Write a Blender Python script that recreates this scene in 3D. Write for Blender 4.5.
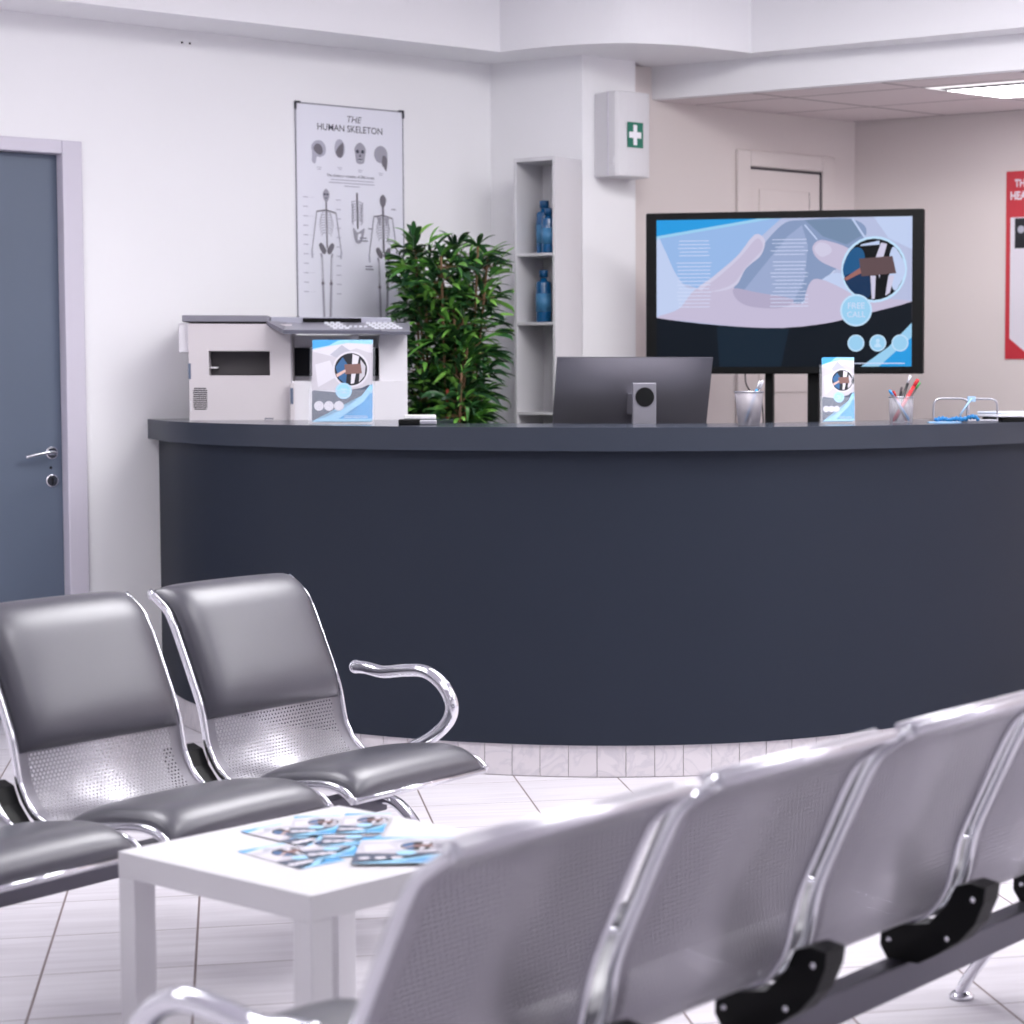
import bpy, bmesh, math, random
from mathutils import Vector, Matrix
random.seed(7)
for o in list(bpy.data.objects): bpy.data.objects.remove(o)
S = bpy.context.scene
COL = S.collection
# ------------------------------------------------------------ camera
F_PX, CX, HOR, CAM_H = 2100.0, 700.0, 380.0, 1.36
cd = bpy.data.cameras.new('camera'); cam = bpy.data.objects.new('camera', cd); COL.objects.link(cam)
pitch = math.atan((512-HOR)/F_PX)
cam.location = (0, 0, CAM_H); cam.rotation_euler = (math.pi/2-pitch, 0, 0)
cd.sensor_width = 36; cd.lens = F_PX/1024*36; cd.shift_x = -(CX-512)/1024
cd.clip_start = .05
cd.dof.use_dof = True; cd.dof.focus_distance = 6.3; cd.dof.aperture_fstop = 4.0
S.camera = cam
# ------------------------------------------------------------ world, exposure
w = bpy.data.worlds.new('world'); S.world = w; w.use_nodes = True
w.node_tree.nodes['Background'].inputs[0].default_value = (.8, .82, .9, 1)
w.node_tree.nodes['Background'].inputs[1].default_value = .3
S.view_settings.view_transform = 'Standard'; S.view_settings.look = 'None'
S.view_settings.exposure = 0.1; S.view_settings.gamma = 1
MAIN_LIGHT = 12.5
LOBBY_LIGHT = 10.5
INNER_LIGHT = 13.0
# ------------------------------------------------------------ helpers
def lin(c):
    return tuple(((x/255)/12.92 if x/255 <= .04045 else ((x/255+.055)/1.055)**2.4) for x in c)
MATS = {}
def mat(name, rgb=(200,200,200), rough=.5, metal=0, emit=0, spec=.5, coat=0, noise=None, bump=None, trans=0, alpha=1, aniso=0):
    if name in MATS: return MATS[name]
    m = bpy.data.materials.new(name); m.use_nodes = True
    nt = m.node_tree; b = nt.nodes['Principled BSDF']; c = (*lin(rgb), 1)
    b.inputs['Base Color'].default_value = c; b.inputs['Roughness'].default_value = rough
    b.inputs['Metallic'].default_value = metal; b.inputs['Specular IOR Level'].default_value = spec
    b.inputs['Coat Weight'].default_value = coat
    b.inputs['Transmission Weight'].default_value = trans; b.inputs['Alpha'].default_value = alpha
    if emit:
        b.inputs['Base Color'].default_value = (0.004,0.004,0.004,1); b.inputs['Specular IOR Level'].default_value = .08
        b.inputs['Emission Color'].default_value = c; b.inputs['Emission Strength'].default_value = emit
    if noise or bump:
        tc = nt.nodes.new('ShaderNodeTexCoord')
    if noise:
        sc, amt = noise
        n = nt.nodes.new('ShaderNodeTexNoise'); n.inputs['Scale'].default_value = sc; n.inputs['Detail'].default_value = 5
        nt.links.new(tc.outputs['Object'], n.inputs['Vector'])
        mx = nt.nodes.new('ShaderNodeMix'); mx.data_type = 'RGBA'
        mx.inputs[6].default_value = tuple(x*(1-amt) for x in c[:3])+(1,); mx.inputs[7].default_value = tuple(min(1,x*(1+amt)) for x in c[:3])+(1,)
        nt.links.new(n.outputs['Fac'], mx.inputs[0]); nt.links.new(mx.outputs[2], b.inputs['Base Color'])
    if bump:
        sc, st = bump
        n = nt.nodes.new('ShaderNodeTexNoise'); n.inputs['Scale'].default_value = sc; n.inputs['Detail'].default_value = 3
        nt.links.new(tc.outputs['Object'], n.inputs['Vector'])
        bp = nt.nodes.new('ShaderNodeBump'); bp.inputs['Strength'].default_value = st; bp.inputs['Distance'].default_value = .002
        nt.links.new(n.outputs['Fac'], bp.inputs['Height']); nt.links.new(bp.outputs[0], b.inputs['Normal'])
    MATS[name] = m
    return m
def link_obj(name, me, parent=None):
    o = bpy.data.objects.new(name, me); COL.objects.link(o)
    if parent: o.parent = parent
    return o
def finish(name, bm, m, parent=None, smooth=False, bevel=0, segs=2):
    bmesh.ops.recalc_face_normals(bm, faces=bm.faces)
    me = bpy.data.meshes.new(name); bm.to_mesh(me); bm.free()
    for mm in (m if isinstance(m, (list, tuple)) else [m]): me.materials.append(mm)
    o = link_obj(name, me, parent)
    if smooth:
        for p in me.polygons: p.use_smooth = True
    if bevel:
        md = o.modifiers.new('bevel', 'BEVEL'); md.width = bevel; md.segments = segs; md.limit_method = 'ANGLE'; md.angle_limit = math.radians(40)
    return o
def thing(name, label, cat, loc=(0,0,0), rz=0, group=None):
    o = bpy.data.objects.new(name, None); COL.objects.link(o); o.empty_display_size = .1
    o.location = loc; o.rotation_euler = (0,0,rz); o['label'] = label; o['category'] = cat
    if group: o['group'] = group
    return o
def tag(o, label, cat, group=None):
    o['label'] = label; o['category'] = cat
    if group: o['group'] = group
    return o
def struct(o): o['kind'] = 'structure'; return o
def box(bm, x0,x1,y0,y1,z0,z1, mi=0, M=None):
    vs = [bm.verts.new((M @ Vector(p)) if M else p) for p in ((x0,y0,z0),(x1,y0,z0),(x1,y1,z0),(x0,y1,z0),(x0,y0,z1),(x1,y0,z1),(x1,y1,z1),(x0,y1,z1))]
    for f in ((0,3,2,1),(4,5,6,7),(0,1,5,4),(1,2,6,5),(2,3,7,6),(3,0,4,7)):
        fc = bm.faces.new([vs[i] for i in f]); fc.material_index = mi
def boxo(name, x0,x1,y0,y1,z0,z1, m, parent=None, bevel=0):
    bm = bmesh.new(); box(bm, x0,x1,y0,y1,z0,z1); return finish(name, bm, m, parent, bevel=bevel)
def prism(bm, pts, z0, z1, mi=0):
    n = len(pts)
    a = [bm.verts.new((p[0],p[1],z0)) for p in pts]; b = [bm.verts.new((p[0],p[1],z1)) for p in pts]
    fs = [bm.faces.new(a), bm.faces.new(b)]
    for f in fs: f.material_index = mi
    for i in range(n):
        f = bm.faces.new((a[i], a[(i+1)%n], b[(i+1)%n], b[i])); f.material_index = mi
    bmesh.ops.triangulate(bm, faces=fs)
def frame_of(pts, i):
    n = len(pts)
    return (pts[min(i+1,n-1)]-pts[max(i-1,0)]).normalized()
def tube(bm, pts, rx, ry=None, up=Vector((0,0,1)), seg=10, cap=True, mi=0, closed=False, sq=1.0):
    """sweep an ellipse (rx along side, ry along the other axis)"""
    ry = ry or rx; pts = [Vector(p) for p in pts]; rings = []; n = len(pts)
    side = None
    for i, p in enumerate(pts):
        t = (pts[(i+1)%n]-pts[i-1]).normalized() if closed else frame_of(pts, i)
        if side is None:
            side = t.cross(up)
            if side.length < 1e-3: side = t.cross(Vector((1,0,0)))
        side = (side - t*side.dot(t)).normalized()
        nn = side.cross(t).normalized()
        r = []
        for k in range(seg):
            a = 2*math.pi*k/seg; c, s_ = math.cos(a), math.sin(a)
            c = math.copysign(abs(c)**sq, c); s_ = math.copysign(abs(s_)**sq, s_)
            r.append(bm.verts.new(p + side*rx*c + nn*ry*s_))
        rings.append(r)
    m = n if closed else n-1
    for i in range(m):
        A, B = rings[i], rings[(i+1)%n]
        for k in range(seg):
            f = bm.faces.new((A[k], A[(k+1)%seg], B[(k+1)%seg], B[k])); f.smooth = True; f.material_index = mi
    if cap and not closed:
        for r in (rings[0], rings[-1]):
            f = bm.faces.new(r); f.material_index = mi
def lathe(bm, prof, c=(0,0,0), seg=24, mi=0):
    rings = []
    for r, z in prof:
        rings.append([bm.verts.new((c[0]+r*math.cos(2*math.pi*k/seg), c[1]+r*math.sin(2*math.pi*k/seg), c[2]+z)) for k in range(seg)])
    for A, B in zip(rings, rings[1:]):
        for k in range(seg):
            f = bm.faces.new((A[k], A[(k+1)%seg], B[(k+1)%seg], B[k])); f.smooth = True; f.material_index = mi
    for r, i in ((rings[0],0), (rings[-1],-1)):
        if prof[i][0] > 1e-4:
            f = bm.faces.new(r); f.material_index = mi
def catmull(P, n=8, closed=False):
    P = [Vector(p) for p in P]; out = []; m = len(P)
    rng = range(m) if closed else range(m-1)
    for i in rng:
        if closed: a,b,c,d = P[(i-1)%m],P[i],P[(i+1)%m],P[(i+2)%m]
        else: a,b,c,d = P[max(i-1,0)],P[i],P[i+1],P[min(i+2,m-1)]
        for k in range(n):
            t = k/n
            out.append(.5*((2*b)+(c-a)*t+(2*a-5*b+4*c-d)*t*t+(3*b-a-3*c+d)*t**3))
    if not closed: out.append(P[-1])
    return out
def resample(P, n):
    L = [0]
    for a, b in zip(P, P[1:]): L.append(L[-1]+(b-a).length)
    out = []; j = 0
    for k in range(n+1):
        s = L[-1]*k/n
        while j < len(L)-2 and L[j+1] < s: j += 1
        t = (s-L[j])/(L[j+1]-L[j]+1e-12); out.append(P[j].lerp(P[j+1], min(1,t)))
    return out, L[-1]
# ---- flat printed art (posters, flyers, the slide on the screen): layered shapes in a local x-z plane facing -y
class Art:
    def __init__(s, w, h, step=.0005): s.bm = bmesh.new(); s.w = w; s.h = h; s.m = []; s.step = step; s.l = 1
    def mi(s, m):
        if m not in s.m: s.m.append(m)
        return s.m.index(m)
    def P(s, u, v): return ((u-.5)*s.w, (1-v)*s.h)
    def poly(s, m, pts, layer=None):
        pts = [(min(1,max(0,u)), min(1,max(0,v))) for u, v in pts]
        if layer is None: s.l += .12; layer = s.l
        vs = [s.bm.verts.new((s.P(u,v)[0], -layer*s.step, s.P(u,v)[1])) for u, v in pts]
        try:
            f = s.bm.faces.new(vs); f.material_index = s.mi(m)
            if len(vs) > 4: bmesh.ops.triangulate(s.bm, faces=[f])
        except ValueError: pass
    def curve(s, m, pts, layer=None): s.poly(m, [(p[0],p[1]) for p in catmull([(a,b,0) for a,b in pts], 6, True)], layer)
    def circ(s, m, u, v, r, layer=None, ax=1, n=28, ay=1):   # r is a fraction of the height
        s.poly(m, [(u+math.cos(2*math.pi*k/n)*r*ax*s.h/s.w, v+math.sin(2*math.pi*k/n)*r*ay) for k in range(n)], layer)
    def stroke(s, m, pts, wd, layer=None):
        if layer is None: s.l += .03; layer = s.l
        for a, b in zip(pts, pts[1:]):
            A = Vector(s.P(*a)); B = Vector(s.P(*b)); d = (B-A)
            if d.length < 1e-6: continue
            d.normalize(); n = Vector((-d.y, d.x))*wd/2; A = A-d*wd*.3; B = B+d*wd*.3
            vs = [s.bm.verts.new((q.x, -layer*s.step, q.y)) for q in (A-n, B-n, B+n, A+n)]
            s.bm.faces.new(vs).material_index = s.mi(m)
    def text(s, m, txt, u, v, size, align='CENTER', shear=0, layer=None, bold=0, xs=1):
        if layer is None: s.l += .12; layer = s.l
        c = bpy.data.curves.new('t', 'FONT'); c.body = txt; c.size = size; c.align_x = align; c.shear = shear; c.offset = bold
        c.resolution_u = 3
        o = bpy.data.objects.new('t', c); COL.objects.link(o)
        dg = bpy.context.evaluated_depsgraph_get(); me = bpy.data.meshes.new_from_object(o.evaluated_get(dg))
        X, Z = s.P(u, v); base = len(s.bm.verts)
        vs = [s.bm.verts.new((X+q.co.x*xs, -layer*s.step, Z+q.co.y)) for q in me.vertices]
        for p in me.polygons:
            try: s.bm.faces.new([vs[i] for i in p.vertices]).material_index = s.mi(m)
            except ValueError: pass
        bpy.data.objects.remove(o); bpy.data.curves.remove(c); bpy.data.meshes.remove(me)
    def build(s, name, parent=None):
        for f in s.bm.faces:
            if f.normal.y > 0: f.normal_flip()
        me = bpy.data.meshes.new(name); s.bm.normal_update(); s.bm.to_mesh(me); s.bm.free()
        for m in s.m: me.materials.append(m)
        return link_obj(name, me, parent)
# ------------------------------------------------------------ materials
M_wall = mat('wall_paint', (240,239,243), .75, spec=.2, noise=(1.2,.015), bump=(220,.12))
M_inner = mat('inner_wall_paint', (222,213,212), .75, spec=.2, noise=(1.2,.015), bump=(220,.12))
M_ceil = mat('ceiling_paint', (232,230,238), .85, spec=.15)
M_frame = mat('door_frame_paint', (205,200,214), .5)
M_navy = mat('counter_navy', (33,39,52), .6, spec=.22, noise=(3,.05), bump=(90,.1))
M_navytop = mat('counter_top_navy', (66,72,86), .16, spec=.8)
M_door = mat('door_slate_blue', (88,99,118), .5, noise=(2,.04))
M_chrome = mat('chrome', (232,232,238), .12, 1)
M_satin = mat('satin_chrome', (214,212,220), .34, 1)
M_steel = mat('brushed_steel', (196,195,204), .35, 1)
M_beam = mat('beam_grey', (92,90,100), .4, .6)
M_blackplastic = mat('black_plastic', (8,9,11), .45, spec=.2)
M_leather = mat('black_leatherette', (34,33,45), .44, spec=1.0, coat=.9, bump=(350,.2))
M_leather.node_tree.nodes['Principled BSDF'].inputs['Specular Tint'].default_value = (.9,.88,1,1); M_leather.node_tree.nodes['Principled BSDF'].inputs['Coat Roughness'].default_value = .36
M_white = mat('white_laminate', (212,210,215), .4)
M_plastic = mat('printer_plastic', (208,201,206), .55)
M_plastic2 = mat('printer_white_plastic', (224,221,228), .5)
M_grey = mat('printer_grey', (128,126,138), .45)
M_dark = mat('dark_recess', (30,32,37), .6, spec=.2)
M_paper = mat('paper', (236,235,242), .6)
M_tile = mat('tile_grout', (150,144,146), .8)
# floor tiles: square, slightly rotated, with streaks along the rows
def floor_mat():
    m = bpy.data.materials.new('floor_tiles'); m.use_nodes = True; nt = m.node_tree; N = nt.nodes; L = nt.links
    b = N['Principled BSDF']; b.inputs['Roughness'].default_value = .42; b.inputs['Specular IOR Level'].default_value = .22
    tc = N.new('ShaderNodeTexCoord'); mp = N.new('ShaderNodeMapping'); mp.vector_type = 'TEXTURE'
    ang = math.atan2(.2185,.9758)
    mp.inputs['Location'].default_value = (-.283, 7.13, 0); mp.inputs['Rotation'].default_value = (0,0,ang)
    L.new(tc.outputs['Object'], mp.inputs['Vector'])
    sx = N.new('ShaderNodeSeparateXYZ'); L.new(mp.outputs[0], sx.inputs[0])
    def mth(op, a, b_=None, c_=None):
        n = N.new('ShaderNodeMath'); n.operation = op
        for i, v in enumerate((a, b_, c_)):
            if v is None: continue
            if isinstance(v, (int,float)): n.inputs[i].default_value = v
            else: L.new(v, n.inputs[i])
        return n.outputs[0]
    U = mth('DIVIDE', sx.outputs[0], TW); V = mth('DIVIDE', sx.outputs[1], TH)
    def line(u, wd):
        f = mth('FRACT', u); d = mth('ABSOLUTE', mth('SUBTRACT', f, .5)); return mth('GREATER_THAN', d, .5-wd)
    ln = mth('MAXIMUM', mth('MULTIPLY', line(U, .0085), 1.0), mth('MULTIPLY', line(V, .007), .75))
    cell = N.new('ShaderNodeCombineXYZ'); L.new(mth('FLOOR', U), cell.inputs[0]); L.new(mth('FLOOR', V), cell.inputs[1])
    wn = N.new('ShaderNodeTexWhiteNoise'); L.new(cell.outputs[0], wn.inputs['Vector'])
    ad = N.new('ShaderNodeVectorMath'); ad.operation = 'ADD'; L.new(mp.outputs[0], ad.inputs[0])
    sc = N.new('ShaderNodeVectorMath'); sc.operation = 'SCALE'; sc.inputs['Scale'].default_value = 7; L.new(wn.outputs['Color'], sc.inputs[0]); L.new(sc.outputs[0], ad.inputs[1])
    st = N.new('ShaderNodeVectorMath'); st.operation = 'MULTIPLY'; st.inputs[1].default_value = (2.2, 24, 1); L.new(ad.outputs[0], st.inputs[0])
    nz = N.new('ShaderNodeTexNoise'); nz.inputs['Scale'].default_value = 1; nz.inputs['Detail'].default_value = 6; nz.inputs['Distortion'].default_value = .6; L.new(st.outputs[0], nz.inputs['Vector'])
    cr = N.new('ShaderNodeValToRGB'); cr.color_ramp.elements[0].position = .3; cr.color_ramp.elements[0].color = (*lin((196,191,199)),1)
    cr.color_ramp.elements[1].position = .62; cr.color_ramp.elements[1].color = (*lin((211,207,215)),1); L.new(nz.outputs['Fac'], cr.inputs[0])
    hs = N.new('ShaderNodeHueSaturation'); L.new(cr.outputs[0], hs.inputs['Color']); L.new(mth('MULTIPLY_ADD', wn.outputs['Value'], .06, .97), hs.inputs['Value'])
    mx = N.new('ShaderNodeMix'); mx.data_type = 'RGBA'; L.new(ln, mx.inputs[0]); L.new(hs.outputs[0], mx.inputs[6]); mx.inputs[7].default_value = (*lin((124,110,112)),1)
    L.new(mx.outputs[2], b.inputs['Base Color']); return m
TW, TH = .344, .345
M_floor = floor_mat()
def marble_mat():
    m = bpy.data.materials.new('marble_tile'); m.use_nodes = True; nt = m.node_tree; N = nt.nodes; L = nt.links
    b = N['Principled BSDF']; b.inputs['Roughness'].default_value = .35
    tc = N.new('ShaderNodeTexCoord'); g = N.new('ShaderNodeNewGeometry')
    ad = N.new('ShaderNodeVectorMath'); ad.operation = 'ADD'; L.new(tc.outputs['Object'], ad.inputs[0])
    cx = N.new('ShaderNodeMath'); cx.operation = 'MULTIPLY'; cx.inputs[1].default_value = 30; L.new(g.outputs['Random Per Island'], cx.inputs[0]); L.new(cx.outputs[0], ad.inputs[1])
    nz = N.new('ShaderNodeTexNoise'); nz.inputs['Scale'].default_value = 9; nz.inputs['Detail'].default_value = 7; nz.inputs['Distortion'].default_value = 1.4; L.new(ad.outputs[0], nz.inputs['Vector'])
    cr = N.new('ShaderNodeValToRGB'); e = cr.color_ramp.elements
    e[0].position = .44; e[0].color = (*lin((212,206,211)),1); e[1].position = .56; e[1].color = (*lin((210,204,209)),1)
    k = e.new(.5); k.color = (*lin((199,194,201)),1)
    L.new(nz.outputs['Fac'], cr.inputs[0]); L.new(cr.outputs[0], b.inputs['Base Color']); return m
M_marble = marble_mat()
def perf_mat():
    m = bpy.data.materials.new('perforated_steel'); m.use_nodes = True; nt = m.node_tree; N = nt.nodes; L = nt.links
    b = N['Principled BSDF']; b.inputs['Metallic'].default_value = .85; b.inputs['Roughness'].default_value = .42
    b.inputs['Base Color'].default_value = (*lin((200,197,204)),1)
    uv = N.new('ShaderNodeUVMap'); sx = N.new('ShaderNodeSeparateXYZ'); L.new(uv.outputs[0], sx.inputs[0])
    def mth(op, a, b_=None):
        n = N.new('ShaderNodeMath'); n.operation = op
        for i, v in enumerate((a, b_)):
            if v is None: continue
            if isinstance(v, (int,float)): n.inputs[i].default_value = v
            else: L.new(v, n.inputs[i])
        return n.outputs[0]
    P = .0105
    U = mth('DIVIDE', sx.outputs[0], P); V = mth('DIVIDE', sx.outputs[1], P*.866)
    row = mth('FLOOR', V); sh = mth('MULTIPLY', mth('MODULO', row, 2), .5); U2 = mth('ADD', U, sh)
    du = mth('SUBTRACT', mth('FRACT', U2), .5); dv = mth('MULTIPLY', mth('SUBTRACT', mth('FRACT', V), .5), .866)
    d = mth('SQRT', mth('ADD', mth('MULTIPLY', du, du), mth('MULTIPLY', dv, dv)))
    hole = mth('LESS_THAN', d, .29); rim = mth('LESS_THAN', d, .40)
    inx = mth('MULTIPLY', mth('GREATER_THAN', sx.outputs[0], .03), mth('LESS_THAN', sx.outputs[0], .435))
    hole = mth('MULTIPLY', hole, inx)
    rim = mth('MULTIPLY', rim, inx)
    mc = N.new('ShaderNodeMix'); mc.data_type = 'RGBA'; L.new(rim, mc.inputs[0]); mc.inputs[6].default_value = (*lin((172,169,177)),1); mc.inputs[7].default_value = (*lin((214,212,219)),1); L.new(mc.outputs[2], b.inputs['Base Color'])  # paler rim colour paints in the shine on embossed hole edges
    L.new(mth('SUBTRACT', .85, mth('MULTIPLY', rim, .25)), b.inputs['Metallic'])
    L.new(mth('SUBTRACT', 1, hole), b.inputs['Alpha']); return m
M_perf = perf_mat()
# ------------------------------------------------------------ plan geometry (metres; y runs away from the camera)
def V2(x, y): return Vector((x, y))
P0 = V2(-2.28, 8.65); a1 = math.radians(51); U1 = V2(math.sin(a1), math.cos(a1)); N1 = V2(U1.y, -U1.x)  # left wall direction / normal into room
E0 = V2(-.524, 9.432); U2 = V2(.85, -.527).normalized(); N2 = V2(U2.y, -U2.x)
I0 = V2(-.231, 9.794); IU = V2(.772, .635).normalized(); IC = V2(.777, 10.623); IR = V2(.855, -.518).normalized()
corner = P0 + U1*1.698
A0 = P0 - U1*7.5; A1 = A0 + N1*13; RE = IC + IR*7
Zc = 3.3
def wallseg(name, a, b, z0, z1, m, th=.12, out=None, parent=None):
    d = (b-a).normalized(); n = out if out is not None else V2(d.y, -d.x)
    bm = bmesh.new(); prism(bm, [a, b, b+n*th, a+n*th], z0, z1); return finish(name, bm, m, parent)
# structure
bm = bmesh.new(); prism(bm, [A0-N1*.3-U1*.3, A1+N1*.3-U1*.3, RE+V2(.6,.2), IC+V2(.3,.6), V2(-1.3,10.4), corner-N1*.3], -.1, 0)
struct(finish('floor', bm, M_floor))
bm = bmesh.new(); prism(bm, [A0-N1*.3-U1*.3, A1+N1*.3-U1*.3, RE+V2(.6,.2), IC+V2(.3,.6), V2(-1.3,10.4), corner-N1*.3], Zc, Zc+.1)
struct(finish('ceiling', bm, M_ceil))
DR, DL, DT = -.337, -1.2, 2.262      # door opening along the left wall
bm = bmesh.new()
prism(bm, [A0, P0+U1*DL, P0+U1*DL-N1*.15, A0-N1*.15], 0, Zc)
prism(bm, [P0+U1*DL, P0+U1*DR, P0+U1*DR-N1*.15, P0+U1*DL-N1*.15], DT, Zc)
prism(bm, [P0+U1*DR, corner, corner-N1*.15, P0+U1*DR-N1*.15], 0, Zc)
struct(finish('wall_left', bm, M_wall))
# second wall and pillar
PB = E0 + U1*.297
bm = bmesh.new(); prism(bm, [corner, E0, PB, PB - U2*.35, corner + U1*.2], 0, Zc)
struct(finish('wall_back', bm, M_wall))
struct(wallseg('wall_inner_left', I0-IU*.28, IC+IU*.0, 0, Zc, M_inner, .15, V2(-IU.y, IU.x)))
struct(wallseg('wall_inner_right', IC, RE, 0, Zc, M_inner, .15, V2(-IR.y, IR.x)))
struct(wallseg('wall_right', RE, A1, 0, Zc, M_wall, .15, V2(.9,-.43)))
struct(wallseg('wall_front', A1, A0, 0, Zc, M_wall, .15, -U1))
# dropped soffit with its curved front
sof = [V2(-2.449,8.08)-V2(.777,.63)*6.9, V2(-2.449,8.08), V2(-1.712,8.667), V2(-.88,9.346)]
crv = catmull([(-.88,9.346,0),(-.70,9.22,0),(-.503,9.135,0),(-.308,9.10,0),(-.065,9.17,0),(.09,9.27,0),(.225,9.375,0)], 6)
sof += [V2(p.x,p.y) for p in crv[1:]] + [V2(.225,9.375)+U2*6.2]
back = [V2(.225,9.375)+U2*6.2+V2(.25,.41), V2(.02,9.76), V2(-.25,9.82), PB-U1*.02, E0, corner, A0+U1*.0]
bm = bmesh.new(); prism(bm, sof+back, 2.8, Zc); o = finish('trim_1', bm, M_wall); struct(o)
# beam between lobby and inner room
B0 = V2(-.212,9.794)-IR*.12; B1 = B0+IR*6.6; bn = V2(-IR.y, IR.x)
bm = bmesh.new(); prism(bm, [B0, B1, B1+bn*.12, B0+bn*.12], 2.652, Zc); struct(finish('trim_2', bm, M_wall))
# inner suspended ceiling with tile grid
def gridceil():
    m = bpy.data.materials.new('ceiling_tiles'); m.use_nodes = True; nt = m.node_tree; N = nt.nodes; L = nt.links
    b = N['Principled BSDF']; b.inputs['Roughness'].default_value = .85
    tc = N.new('ShaderNodeTexCoord'); 
    def dotn(v, off):
        n = N.new('ShaderNodeVectorMath'); n.operation = 'DOT_PRODUCT'; n.inputs[1].default_value = (v[0], v[1], 0); L.new(tc.outputs['Object'], n.inputs[0])
        a = N.new('ShaderNodeMath'); a.operation = 'SUBTRACT'; L.new(n.outputs['Value'], a.inputs[0]); a.inputs[1].default_value = off; return a.outputs[0]
    def mth(op, a, b_):
        n = N.new('ShaderNodeMath'); n.operation = op
        for i, v in enumerate((a, b_)):
            if isinstance(v, (int,float)): n.inputs[i].default_value = v
            else: L.new(v, n.inputs[i])
        return n.outputs[0]
    # oblique grid: lines parallel to IR spaced along IU and vice versa
    nIR = V2(-IR.y, IR.x); nIU = V2(IU.y, -IU.x); A = V2(.964,9.375)
    def ln(n, sp):
        u = mth('DIVIDE', dotn(n, n.dot(A)), sp); f = N.new('ShaderNodeMath'); f.operation = 'FRACT'; L.new(u, f.inputs[0])
        d = N.new('ShaderNodeMath'); d.operation = 'ABSOLUTE'; L.new(mth('SUBTRACT', f.outputs[0], .5), d.inputs[0]); return mth('GREATER_THAN', d.outputs[0], .483)
    g = mth('MAXIMUM', ln(nIR, .48), ln(nIU, .61))
    mx = N.new('ShaderNodeMix'); mx.data_type = 'RGBA'; L.new(g, mx.inputs[0]); mx.inputs[6].default_value = (*lin((222,212,214)),1); mx.inputs[7].default_value = (*lin((160,150,154)),1)
    L.new(mx.outputs[2], b.inputs['Base Color']); return m
bm = bmesh.new(); prism(bm, [I0+IU*.06, B1+bn*.06, RE, IC], 2.65, 2.68); struct(finish('ceiling_inner', bm, gridceil()))
# floor level plinth tiles along the inner walls are hidden; door in the inner left wall
def on(P, d, n, t, out, z): q = P+d*t+n*out; return (q.x, q.y, z)
def wframe(P, d, n):   # matrix: local x along wall, local y into the wall, z up
    return Matrix(((d.x, -n.x, 0, P.x), (d.y, -n.y, 0, P.y), (0,0,1,0), (0,0,0,1)))
ML = wframe(P0, U1, N1)
IN = V2(IU.y, -IU.x); MI = wframe(I0, IU, IN)
def wobj(name, M, boxes, m, parent=None, bevel=.002):
    bm = bmesh.new()
    for b in boxes: box(bm, *b)
    o = finish(name, bm, m, parent, bevel=bevel)
    if parent is None: o.matrix_world = M
    return o
# door 1 (slate blue, left)
d1 = struct(wobj('door_1', ML, [(DL+.004, DR-.004, .045, .085, 0.008, DT-.006)], M_door))
fr = struct(wobj('trim_3', ML, [(DR-.004, DR+.078, -.014, .12, 0, DT+.05), (DL-.078, DL+.004, -.014, .12, 0, DT+.05), (DL+.0041, DR-.0041, -.014, .12, DT-.004, DT+.05)], M_frame, bevel=.004))
def handle(parent, x, z, y, sgn=-1):
    bm = bmesh.new(); R = Matrix.Rotation(math.pi/2, 4, 'X')
    def disc(cx, cz, r, d0, d1, mi=0):
        b2 = bmesh.new(); lathe(b2, [(r,0),(r,d1*.7),(r*.85,d1)], seg=24)
        for v in b2.verts: v.co = Vector((v.co.x+cx, d0-v.co.z, v.co.y+cz))
        me = bpy.data.meshes.new('x'); b2.to_mesh(me); b2.free(); bm.from_mesh(me); bpy.data.meshes.remove(me)
    disc(x, z, .026, y, .01)
    tube(bm, [(x, y, z), (x, y-.045, z)], .009)
    tube(bm, catmull([(x, y-.05, z), (x+sgn*.03, y-.055, z+.004), (x+sgn*.07, y-.055, z-.002), (x+sgn*.125, y-.05, z-.014)], 5), .009, .007)
    h = finish('door_handle', bm, M_chrome, parent, smooth=False)
    bm = bmesh.new(); disc(x, z-.112, .026, y, .008); k = finish('keyhole_plate', bm, M_chrome, parent)
    bm = bmesh.new(); 
    disc(x, z-.105, .006, y-.006, .0035); box(bm, x-.003, x+.003, y-.0095, y-.006, z-.128, z-.107); finish('keyhole', bm, M_blackplastic, k)
    bm = bmesh.new(); disc(x-.003, z-.06, .006, y, .001); finish('screw_hole', bm, M_blackplastic, parent)
handle(d1, -.386, 1.068, .045)
n_ = wobj('notice', ML, [(-.84, -.586, .0435, .0449, 1.783, 2.122)], mat('notice_paper', (222,190,184), .6), bevel=0)
tag(n_, 'pale pink notice sheet taped to the slate blue door', 'notice')
# inner white door
for nm, bx in (('trim_4', [(.519,.60,-.02,0,0,2.462),(1.07,1.151,-.02,0,0,2.462),(.6,1.07,-.02,0,2.385,2.462)]), ):
    struct(wobj(nm, MI, bx, M_inner, bevel=.006))
M_gap = mat('door_gap', (70,64,70), .7)
d2 = struct(wobj('door_2', MI, [(.602,1.068,-.006,0,.01,2.378)], M_inner))
for nm, bx in (('door_gap', [(1.06,1.069,-.0115,-.006,.01,2.378),(.602,1.069,-.009,-.006,2.372,2.383)]), ('door_panel', [(.66,.985,-.014,-.006,1.3,2.28)])):
    wobj(nm, MI, bx, M_gap if nm == 'door_gap' else M_inner, d2, bevel=.004 if nm != 'door_gap' else 0)
wobj('panel_shadow_gap', MI, [(.985,.992,-.0075,-.006,1.3,2.28)], M_gap, d2, bevel=0)
# wall anchor holes
bm = bmesh.new()
for x in (.18,.215): box(bm, x, x+.008, -.002, .001, 2.745, 2.753)
o = finish('screw_hole', bm, M_dark); o.matrix_world = ML; struct(o); o.name = 'trim_5'
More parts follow.
